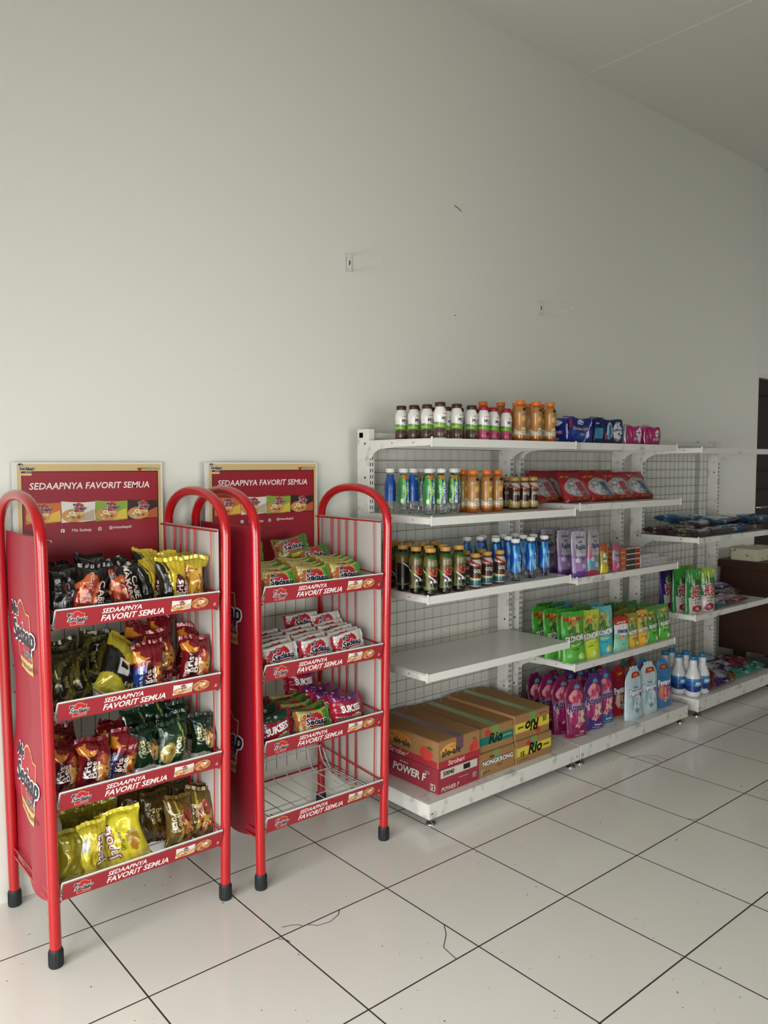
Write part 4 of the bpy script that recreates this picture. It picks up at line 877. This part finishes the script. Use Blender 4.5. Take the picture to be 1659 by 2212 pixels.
fg = sheet('flat_pouch', art('#8a8a98', ('n', .5, .5, .5, .5, '#b0b0c0', '#3a3f78', 5, '#5a2a6a')), 7)
fh = sheet('flat_pouch', art('#8a2018', ('n', .5, .5, .5, .5, '#b03a20', '#5a1410', 6, '#d09a4a')), 8)
fi = sheet('flat_pouch', art('#40286a', ('n', .5, .5, .5, .5, '#5a3a8a', '#22184a', 5, '#c0b8d0')), 9)
def lay(k, x, y, z, rz, label, group, s=1., ry=0., lean=0.):
    zb = .967 if z > .9 else .551 if z > .5 else .102
    """lay a packet on its back: its front faces up"""
    return k.put((x, y, zb+(z-zb)*1.75+.004), label, group, rx=-PI/2+lean, ry=ry, rz=rz, sc=s)
G = 'flat pouches on the far unit\'s second shelf'
Z = .967
for i, (k, x, y, z, r, c) in enumerate([(fb, 3.275, -.165, .010, .1, 'grey-brown pouch at the left front'), (fb, 3.30, -.10, .018, -.1, 'grey pouch lying across the front ones'), (fc_, 3.29, .0, .012, .05, 'dark pouch at the left rear'), (fb, 3.44, -.165, .012, .0, 'brown pouch at the front middle'), (fb, 3.42, -.09, .028, .15, 'grey and yellow pouch in the middle'), (fa, 3.60, -.160, .012, -.05, 'blue pouch right of the brown ones'), (fa, 3.42, .0, .045, .0, 'blue pouch on top at the left'), (fa, 3.60, -.10, .034, .05, 'blue pouch on top at the right'), (fc_, 3.85, -.16, .012, .0, 'dark maroon pouch at the right'), (fc_, 3.84, -.08, .034, .1, 'maroon pouch topping the right pile'), (fa, 3.94, -.15, .036, -.1, 'blue pouch topping the right pile')]):
    lay(k, x, y, Z+z, r, 'flat shiny %s on the far unit\'s second shelf' % c, G)
G = 'flat pouches on the far unit\'s third shelf'
Z = .551
for k, x, y, z, r, c in [(fa, 3.52, -.145, .010, .2, 'dull blue pouch at the front'), (fg, 3.50, -.06, .018, -.1, 'silver and blue pouch'), (fd, 3.66, -.155, .011, .0, 'crimson pouch at the front edge'), (fd, 3.60, -.04, .028, .2, 'dark crimson pouch'), (fi, 3.74, .0, .012, -.2, 'violet pouch at the rear'), (fc_, 3.90, -.02, .012, .1, 'dark pouch at the right'), (fi, 3.88, .05, .028, .0, 'violet pouch on the right-hand pile')]:
    lay(k, x, y, Z+z, r, 'flat %s right of the floor cleaner pouches' % c, G)
def bleach():
    prof = [(.036, 0), (.0405, .006), (.041, .03), (.041, .095), (.038, .112), (.029, .138), (.0195, .160), (.0185, .168), (.0215, .178), (.0215, .188), (.0165, .196), (.0155, .199)]
    fn = art('#1e5aa0', ('W', .80, .03, 6, 1, '#2f7ab8'), ('r', .36, 0, .46, 1, '#3a86b8'), ('w', .50, .02, 6, 1, '#14387c'), ('w', .22, .09, 8, 2, '#d8dde2'))
    tx = [T('PEMUTIH', .52, .68, .016, '#f2f4f6', sx=.8, bold=.05, shear=.15), T('bleach', .58, .45, .004, '#c9d6ea'), T('1 liter', .56, .08, .004, '#5a5a60')]
    return bottle('bleach_bottle', 'bottle', prof, 'plastic', '#d9dbdc', (.018, .100, fn, .0004), (.0195, .197, .217, '#1d78a8'), tx)
bl = bleach(); Z = .1015
for i, (x, y) in enumerate([(3.200, .03), (3.205, -.050), (3.212, -.130), (3.312, -.128), (3.285, .04), (3.292, -.040)]):
    bl.put((x, y, Z), 'white bleach bottle with blue cap, %s' % ['leftmost at the rear, half behind the blue pouch', 'behind and left of the foremost one', 'foremost on the far unit\'s base', 'rightmost beside the pile of packets', 'rearmost of the six on the far base', 'between the foremost and rightmost ones'][i], 'bleach bottles on the far unit\'s base', rz=jr(.2))
G = 'packets heaped on the far unit\'s base'
for k, x, y, z, r, c in [(fh, 3.42, -.160, .012, .2, 'red-brown packet at the front left'), (fg, 3.50, -.10, .022, -.2, 'silver packet left of the middle'), (fi, 3.54, -.165, .012, .1, 'dark violet packet at the front edge'), (fh, 3.47, -.13, .036, .4, 'glossy red packet on top at the front'), (ff, 3.62, -.07, .022, .1, 'yellow and brown packet in the middle'), (fd, 3.44, .0, .012, .1, 'crimson packet at the rear left'), (fg, 3.60, -.14, .034, .3, 'white star-patterned packet on top'), (ff, 3.70, -.14, .012, .3, 'mustard packet beside the green one'), (fe, 3.80, -.155, .014, -.1, 'teal green packet at the front right'), (fa, 3.72, .0, .012, -.3, 'blue-white packet in the rear middle'), (fg, 3.66, -.02, .036, -.4, 'long silvery packet on top of the heap'), (fe, 3.60, .05, .014, .0, 'teal packet at the rear'), (fh, 3.88, -.03, .014, .0, 'red and orange packet at the right rear'), (fd, 3.90, -.10, .030, .3, 'maroon packet at the far right'), (fe, 3.95, -.15, .014, .1, 'dark teal packet at the shelf end'), (fd, 3.50, .09, .012, .0, 'dim red packet against the wire back'), (fi, 3.62, .12, .012, .2, 'pale violet packet against the wire back')]:
    lay(k, x, y, .102+z, r, c+' of the far unit\'s base shelf', G)

# ================================================================ SNACK BAGS in the first rack
def kb(name, fn, texts, seed, w=.100, h=.135, t=.055, m='foil', **k): return bag(name, 'snack bag', w, h, t, fn, texts, seed=seed, m=m, crinkle=1.9, **k)
cabe = kb('snack_bag', art('#17120f', ('n', .34, .40, .36, .42, '#7a2014', '#b5502a', 6, '#d99a6a'), ('r', .62, 0, 1, 1, '#17120f'), ('n', .2, .92, .2, .05, '#a33a1a', '#17120f', 10)), [T('MAKARONI', .56, .50, .018, '#efe6de', rot=-D90, bold=.025), T('CABE', .80, .50, .019, '#efe6de', rot=-D90, bold=.025)][:2], 1)
pedas = kb('snack_bag', art('#1c1512', ('n', .35, .42, .40, .46, '#a3341c', '#d0683a', 6, '#5a1810'), ('r', .70, 0, 1, 1, '#15110f')), [T('PEDAS', .40, .74, .010, '#f0d0c0', rot=-D90, bold=.04), T('CABE', .78, .45, .020, '#efe6de', rot=-D90, bold=.025)], 2)
gelap = kb('snack_bag', art('#141113', ('n', .5, .5, .45, .5, '#221a18', '#141113', 6, '#4a4a4c')), [T('CABE', .5, .5, .016, '#8a8480', rot=-D90, bold=.025)], 3)
kyel = kb('snack_bag', art('#1b1712', ('r', .35, 0, 1, 1, '#e6cd22'), ('n', .86, .3, .2, .4, '#c98a2a', '#e0b44a', 7), ('e', .66, .42, .22, .30, '#5a1420'), ('d', 1, .2, .42, .02, '#d9c22c')), [T('Kris', .58, .40, .020, '#f4efe6', rot=D90, bold=.025), T('Bee', .77, .40, .020, '#f4efe6', rot=D90, bold=.025), T('French fries', .93, .5, .006, '#2a1810', rot=D90)], 4)
kcrn = kb('snack_bag', art('#b8952a', ('n', .4, .55, .4, .5, '#d9a03a', '#a86a1c', 6, '#e6c05a'), ('r', .78, 0, 1, 1, '#15130f'), ('r', 0, .80, 1, 1, '#c9b324')), [T('CRUNCHY', .14, .5, .009, '#2a1c0c', rot=D90, bold=.04)], 5, w=.085)
kred = kb('snack_bag', art('#780e1c', ('n', .14, .80, .30, .13, '#e8a024', '#dc8c1e', 5, '#c8601c'), ('e', .42, .86, .26, .10, '#780e1c'), ('n', .78, .36, .20, .26, '#9a4018', '#c98a3a', 7, '#6c0f1c'), ('r', 0, 0, .30, .58, '#1c3f86'), ('e', .45, .34, .18, .26, '#4a1018')), [T('Kris', .40, .33, .018, '#f4efe6', rot=D90, bold=.025), T('Bee', .57, .33, .018, '#f4efe6', rot=D90, bold=.025), T('+25% Rp. 2000', .17, .34, .008, '#e8eef6', rot=D90, bold=.03)], 6)
kred2 = kb('snack_bag', art('#7c101a', ('n', .22, .84, .30, .12, '#e8a024', '#d8841c', 5, '#c8601c'), ('e', .50, .92, .26, .10, '#7c101a'), ('n', .70, .42, .26, .30, '#b5581e', '#dca04a', 7, '#86141c'), ('e', .28, .45, .20, .28, '#3c0f18')), [T('Kris', .20, .45, .019, '#f4efe6', rot=D90, bold=.025), T('Bee', .38, .45, .019, '#f4efe6', rot=D90, bold=.025), T('French Fries', .54, .42, .007, '#f4efe6', rot=D90, bold=.03)], 7)
kblk = kb('snack_bag', art('#191612', ('W', .70, .10, 6, 1, '#a89a1e'), ('w', .22, .08, 6, 0, '#b3a824'), ('r', .30, .34, .62, .62, '#d6d6d2'), ('n', .8, .8, .2, .15, '#3a6a2c', '#c9b324', 9), ('d', 1, -.8, .6, .02, '#c9b324')), [T('IIIIIIIII', .46, .50, .017, '#1a1a1a', bold=.025, spacing=.75), T('Kris Bee', .78, .22, .010, '#e6dfae', bold=.025)], 8, w=.135, h=.15)
kolv = kb('snack_bag', art('#3a3612', ('n', .5, .5, .45, .45, '#1c1a10', '#5a5418', 5, '#7a7020')), [T('Bee', .5, .5, .016, '#a8a060', rot=D90, bold=.025)], 9)
pgrn = kb('snack_bag', art('#11361f', ('n', .30, .42, .24, .22, '#b3994a', '#d6c27a', 6, '#8a6a2a'), ('w', .18, .02, 6, 0, '#c9c9c6'), ('n', .5, .08, .4, .06, '#3a3a3c', '#d6d6d2', 16), ('d', 1, .3, .95, .02, '#a8b45a')), [T('Pota', .58, .56, .018, '#d9cc8a', rot=D90, bold=.025, out='#0c2414', outw=.05), T('bee', .78, .56, .018, '#d9cc8a', rot=D90, bold=.025, out='#0c2414', outw=.05)], 10)
pgrn2 = kb('snack_bag', art('#0f2c1a', ('n', .68, .55, .20, .24, '#8a5a2c', '#c99a5a', 6, '#2a4a24'), ('w', .20, .02, 6, 0, '#c9c9c6')), [T('Pota', .22, .62, .015, '#c9bd7c', rot=D90, bold=.025), T('bee', .40, .62, .015, '#c9bd7c', rot=D90, bold=.025)], 11, w=.085)
japo = kb('snack_bag', art('#f6e41c', ('n', .72, .48, .16, .20, '#e3d27a', '#c9a23a', 6, '#e9dc9a'), ('e', .70, .32, .09, .10, '#b5802c'), ('e', .86, .10, .09, .04, '#d6d6d6')), [T('Japota', .17, .50, .028, '#f6f0ea', rot=D90, bold=.025, out='#8e1a2c', outw=.09), T('Original', .43, .50, .013, '#5a4a10', rot=D90, shear=.3), T('POTATO CHIPS', .31, .5, .005, '#8e1a2c', rot=D90)], 12, w=.135, h=.145)
japs = kb('snack_bag', art('#dfcd1c', ('r', .10, .55, .40, .80, '#c4c4c4'), ('n', .7, .3, .3, .3, '#a89a18', '#d8c81a', 6)), [T('Japota', .74, .50, .022, '#efe6dc', rot=D90, bold=.025, out='#7a1626', outw=.08)], 13, w=.085, h=.14)
japd = kb('snack_bag', art('#a89c14', ('n', .5, .5, .4, .4, '#8e8412', '#c4b41a', 5)), [], 14, w=.11)
pgld = kb('snack_bag', art('#6a5216', ('n', .60, .45, .28, .35, '#a03a2a', '#c99a4a', 7, '#4a3410'), ('d', 1, .1, .42, .03, '#c9b03a')), [T('Pota', .18, .55, .019, '#e3d6a8', rot=-D90, bold=.025, out='#2a1c08', outw=.05), T('bee', .38, .55, .019, '#e3d6a8', rot=-D90, bold=.025, out='#2a1c08', outw=.05)], 15)
pgl2 = kb('snack_bag', art('#4e3c12', ('n', .55, .35, .3, .3, '#7a5a1c', '#3a2c0e', 6)), [T('Pota', .35, .55, .018, '#c9bd88', rot=-D90, bold=.025), T('bee', .58, .55, .018, '#c9bd88', rot=-D90, bold=.025)], 16)
# (kind, x, y, top z, turn, tilt back, tilt sideways, description)
def fill(shelf, zf, items, word):
    grp = 'snack bags in the left rack\'s %s basket' % shelf
    for k, x, y, zt, rz, rx, ry, c in items:
        hb = max(v.co.z for v in k.root.data.vertices)
        z = max(zt-hb*math.cos(rx)*math.cos(ry), zf+.012)
        k.put((x, y, z), '%s in the near rack\'s %s basket' % (c, shelf), grp, rz=rz, rx=rx, ry=ry)
fill('top', .922, [
    (gelap, -.078, -.055, 1.060, .2, -.1, 0, 'black snack bag, leftmost'), (pedas, -.003, -.070, 1.045, 0, -.08, .03, 'black bag with red food print, second from left'), (cabe, .098, -.068, 1.060, 0, -.06, -.03, 'black bag with large white letters, in the front middle'),
    (kyel, .178, -.040, 1.055, .5, -.1, 0, 'black and yellow bag squeezed behind the third one'), (kyel, .236, -.070, 1.042, .0, -.08, .05, 'yellow bag with maroon roundel at the front'), (kcrn, .315, -.060, 1.058, -.2, -.1, .06, 'yellow corn-print bag at the right end'),
    (gelap, .030, .045, 1.085, .1, -.2, .1, 'black bag at the rear left'), (gelap, .110, .030, 1.070, -.1, -.2, -.1, 'black bag behind the white-lettered one'), (kyel, .205, .050, 1.085, .2, -.2, .2, 'yellow bag at the rear middle'), (kyel, .285, .040, 1.075, -.2, -.25, -.1, 'yellow bag behind the corn-print one'), (kcrn, .340, .030, 1.065, .3, -.2, .1, 'yellow and black bag at the rear right'), (gelap, -.070, .040, 1.072, .3, -.15, .1, 'dim black bag at the rear left corner')], '')
fill('second', .672, [
    (kolv, -.075, -.030, .79, .3, -.1, .05, 'olive yellow snack bag at the left end'), (kolv, -.030, .050, .84, .1, -.2, -.1, 'dark olive bag at the rear left'), (kolv, .045, .070, .85, -.2, -.2, .1, 'dark olive bag behind the barcode bag'), (kblk, .050, -.055, .825, .1, -.30, .62, 'large black and yellow bag with barcode, lying slanted'),
    (kolv, -.020, -.010, .78, .5, -.2, .1, 'olive bag behind the barcode bag\'s left corner'), (kred, .175, -.060, .825, 0, -.12, -.12, 'red bag with blue corner and orange top, front middle'), (kred2, .308, -.055, .812, -.1, -.1, .08, 'red bag with chips print at the front right'),
    (kred, .170, .050, .865, .3, -.2, .2, 'dark red bag at the rear middle'), (kred2, .245, .020, .835, -.2, -.2, -.2, 'red bag behind the front pair'), (kred, .265, .090, .87, .1, -.2, .1, 'orange-topped red bag at the rear'), (kred2, .345, .050, .835, -.3, -.15, .1, 'dark red bag at the rear right'), (kred2, .110, .080, .83, .2, -.2, .1, 'red bag rear of the blue-cornered one')], '')
fill('third', .427, [
    (kred2, -.085, -.045, .535, .4, -.1, 0, 'orange-red snack bag cut by the frame at left'), (kred2, -.012, -.065, .545, 0, -.10, .05, 'red bag with yellow top at the front left'), (kred, .080, -.045, .560, -.2, -.1, .12, 'red bag leaning against the green ones'),
    (kred2, -.060, .060, .588, .2, -.2, .1, 'dark red bag at the rear left'), (kred, .040, .060, .56, -.1, -.3, .5, 'dark red bag fallen over in the middle'), (kred2, .100, .030, .565, .3, -.15, -.1, 'red bag behind the leaning one'),
    (pgrn2, .150, -.055, .572, .15, -.08, 0, 'dark green bag left of the potato-print one'), (pgrn, .232, -.070, .560, 0, -.08, -.04, 'dark green bag with potatoes and white panel'), (pgrn2, .330, -.060, .570, -.15, -.08, .06, 'dark green bag at the right end'),
    (pgrn, .155, .050, .590, .2, -.2, .1, 'dark green bag at the rear left of the greens'), (pgrn, .235, .060, .600, -.1, -.2, -.1, 'dark green bag at the rear middle'), (pgrn2, .300, .030, .592, .1, -.2, .1, 'dark green bag at the rear right'), (pgrn, .270, -.010, .575, -.2, -.2, -.1, 'dark green bag behind the potato-print one')], '')
fill('bottom', .178, [
    (japd, -.070, -.060, .305, .3, -.1, .05, 'yellow crisp bag at the left end'), (japs, -.005, -.060, .312, -.1, -.08, -.10, 'yellow bag seen edge-on with grey label'), (japo, .088, -.050, .325, -.15, -.15, -.10, 'big yellow bag with dark red outlined word'),
    (japd, -.020, .050, .312, .1, -.25, .1, 'dim yellow bag behind the edge-on one'), (japd, .060, .060, .318, -.2, -.25, -.1, 'yellow bag behind the big yellow bag'), (pgld, .250, -.050, .295, .1, -.15, .15, 'gold bag with brown band at the front'), (pgld, .320, -.030, .280, -.3, -.2, .2, 'gold bag with meat print at the front right'),
    (pgl2, .215, .030, .315, .1, -.12, .05, 'dark gold bag standing in the middle'), (pgl2, .160, .080, .33, -.2, -.2, .1, 'dark gold bag at the rear left of the golds'), (pgl2, .275, .070, .325, .2, -.2, -.1, 'dark gold bag at the rear'), (pgl2, .355, -.015, .285, -.4, -.15, .1, 'gold bag at the far right end'), (pgl2, .330, .060, .29, .1, -.3, .1, 'dark gold bag in the rear right corner')], '')

# ================================================================ NOODLE PACKETS in the second rack
def mie(bgc, food, right, seed, stripe=None, field='#b81f2e'):
    return bag('noodle_packet', 'noodle packet', .088, .118, .030, art(bgc, ('n', .20, .45, .24, .42, food[0], food[1], 9, food[2]), ('r', .80, 0, 1, 1, right), ('e', .52, .66, .26, .26, field), ('r', .30, .30, .80, .58, field), ('W', .90, .02, 9, 0, bgc), *( [('r', .42, .04, .8, .20, stripe)] if stripe else [])),
        [T('Mie', .36, .78, .012, '#1b2240', bold=.05, shear=.15, out='#f5f2ee', outw=.08), T('Sedaap', .56, .52, .021, '#1b2240', bold=.05, shear=.15, out='#f5f2ee', outw=.09)], seed=seed, horiz=True, m='film')
mg = mie('#b9b05a', ('#e0cf96', '#b5652c', '#8fae4a'), '#4f9a2c', 1, None); mk = mie('#5f7a2a', ('#d0c088', '#a3582c', '#6f8e3a'), '#3f7a24', 2, '#c9b33a')
mw = mie('#e0dcd8', ('#d9a0a0', '#b02a34', '#e8e2dc'), '#d6d2ce', 3, '#a8b82c')
def suk(base, top, seed):
    return bag('noodle_packet', 'noodle packet', .105, .125, .055, art(base, ('W', .74, .03, 7, 0, top), ('n', .70, .16, .22, .14, '#c9a05a', '#e0c890', 8, '#8a5a2a'), ('n', .3, .88, .3, .06, top, '#c9b9c4', 9)),
        [T('SUKSES', .50, .50, .024, '#f6f2ee', sx=.75, bold=.07, rot=.08, out='#3a0f20', outw=.05), T('ISI 2', .82, .20, .011, '#20202a', bold=.05, out='#f0ece6', outw=.10), T('MANTAAB', .36, .16, .010, '#20202a', bold=.05, out='#f0ece6', outw=.08)], seed=seed, horiz=True, m='film')
sp1 = suk('#a81430', '#6a1a62', 5); sg1 = suk('#9a1428', '#17402a', 6)
def prow(k, xs, ys, zf, word, shelf, rzs=0., rx=-.30, dz=0., skew=0.):
    for i, x in enumerate(xs):
        for j, y in enumerate(ys):
            k[(i+j) % len(k)].put((x+skew*j+jr(.004), y, zf+dz+.003*j+abs(jr(.004))), '%s noodle packet, column %s, %s row, far rack\'s %s basket' % (word, ('left', 'middle', 'right')[i] if len(xs) == 3 else ('left', 'right')[i] if len(xs) == 2 else 'single', ('front', 'second', 'third', 'fourth', 'fifth', 'sixth')[j], shelf), '%s noodle packets in the %s basket' % (word, shelf), rz=rzs+jr(.06), rx=rx+jr(.05), ry=jr(.05))
X2 = R2[0]
prow([mg], [X2+.095, X2+.235, X2+.375], [-.112, -.072, -.030, .012, .055], .932, 'green', 'top', skew=.010)
mg.put((X2+.12, .13, 1.00), 'green noodle packet propped against the header board at left, far rack\'s top basket', 'green noodle packets in the top basket', rx=-.15, rz=.05)
mk.put((X2+.31, .12, 1.015), 'green noodle packet tilted high on the pile at right, far rack\'s top basket', 'green noodle packets in the top basket', rx=-.45, rz=-.15, ry=-.1)
mk.put((X2+.38, .085, .985), 'green noodle packet lying just right of the tilted high one, far rack\'s top basket', 'green noodle packets in the top basket', rx=-.6, rz=-.1)
prow([mw, mw], [X2+.105, X2+.245, X2+.385], [-.112, -.075, -.035, .005, .045], .683, 'white', 'second', rx=-.32, skew=.008)
mw.put((X2+.33, .085, .735), 'white noodle packet resting on top at the rear right, far rack\'s second basket', 'white noodle packets in the second basket', rx=-.5, rz=-.1)
mw.put((X2+.42, .07, .725), 'white noodle packet at the rear right end, far rack\'s second basket', 'white noodle packets in the second basket', rx=-.4, rz=-.05)
prow([sg1], [X2+.085], [-.100, -.030, .04], .440, 'dark green topped red', 'third', rx=-.2)
prow([mg, mk], [X2+.235], [-.112, -.068, -.022, .025, .07], .440, 'yellow-green', 'third', rx=-.28)
prow([sp1], [X2+.385], [-.100, -.030, .04, .10], .445, 'purple topped red', 'third', rx=-.30, skew=-.012)
sp1.put((X2+.335, .125, .505), 'purple topped noodle packet standing highest at the rear, far rack\'s third basket', 'purple topped red noodle packets in the third basket', rx=-.2, rz=.1, ry=.1)

# ================================================================ WALL HOOKS
def hook(x, z, label):
    b = MB(); b.tube([(0, -.002, 0), (0, -.002, .070), (.030, -.002, .072), (.032, -.002, .004), (0, -.002, -.001)], .0016, 6)
    b.tube([(.030, -.003, .070), (.028, -.08, .066), (.028, -.152, .066), (.030, -.166, .064)], .0016, 6)
    b.tube([(.030, -.003, .002), (.028, -.10, .001), (.028, -.175, .004), (.030, -.188, .018)], .0018, 6)
    root = b.build('wall_hook', 'clearw', loc=(x, WALL_Y-.002, z))
    g = MB(); g.box(.004, -.004, .015, .028, -.001, .052, bev=.001); g.build('mount_plate', 'wirew', root)
    g = MB(); g.tube([(.014, -.005, .026), (.017, -.006, .034), (.015, -.005, .044)], .0022, 5); g.build('screw', 'dark', root)
    return tag(root, label, 'hook', 'wire hooks on the wall')
hook(1.176, 2.133, 'small clear wire hook on the bare wall, left and higher one')
hook(2.392, 2.105, 'small clear wire hook on the bare wall above the shelving, right one')

# ================================================================ COUNTER, BOX
b = empty('counter', (4.28, 0, 0))
g = MB(); g.box(0, -1.1, .675, .60, .285, .725, bev=.003); g.build('counter_top', 'wood', b)
g = MB(); g.box(.03, -1.06, .13, .57, .28, .675); g.build('counter_body', 'wood', b)
for x, y in ((.03, .12), (.03, -.55), (.51, .12), (.51, -.55)):
    g = MB(); g.box(x, y, 0, x+.06, y+.06, .13); g.build('leg', 'wood', b)
tag(b, 'dark brown wooden counter behind the far shelving unit, under the beige box', 'counter')
g = MB(); g.box(0, 0, 0, .36, .175, .062, bev=.001); g.box(-.002, -.002, .062, .362, .177, .076, bev=.001)
tag(g.build('storage_box', 'cream', loc=(4.325, .045, .7255)), 'flat beige lidded box on the brown counter', 'box')
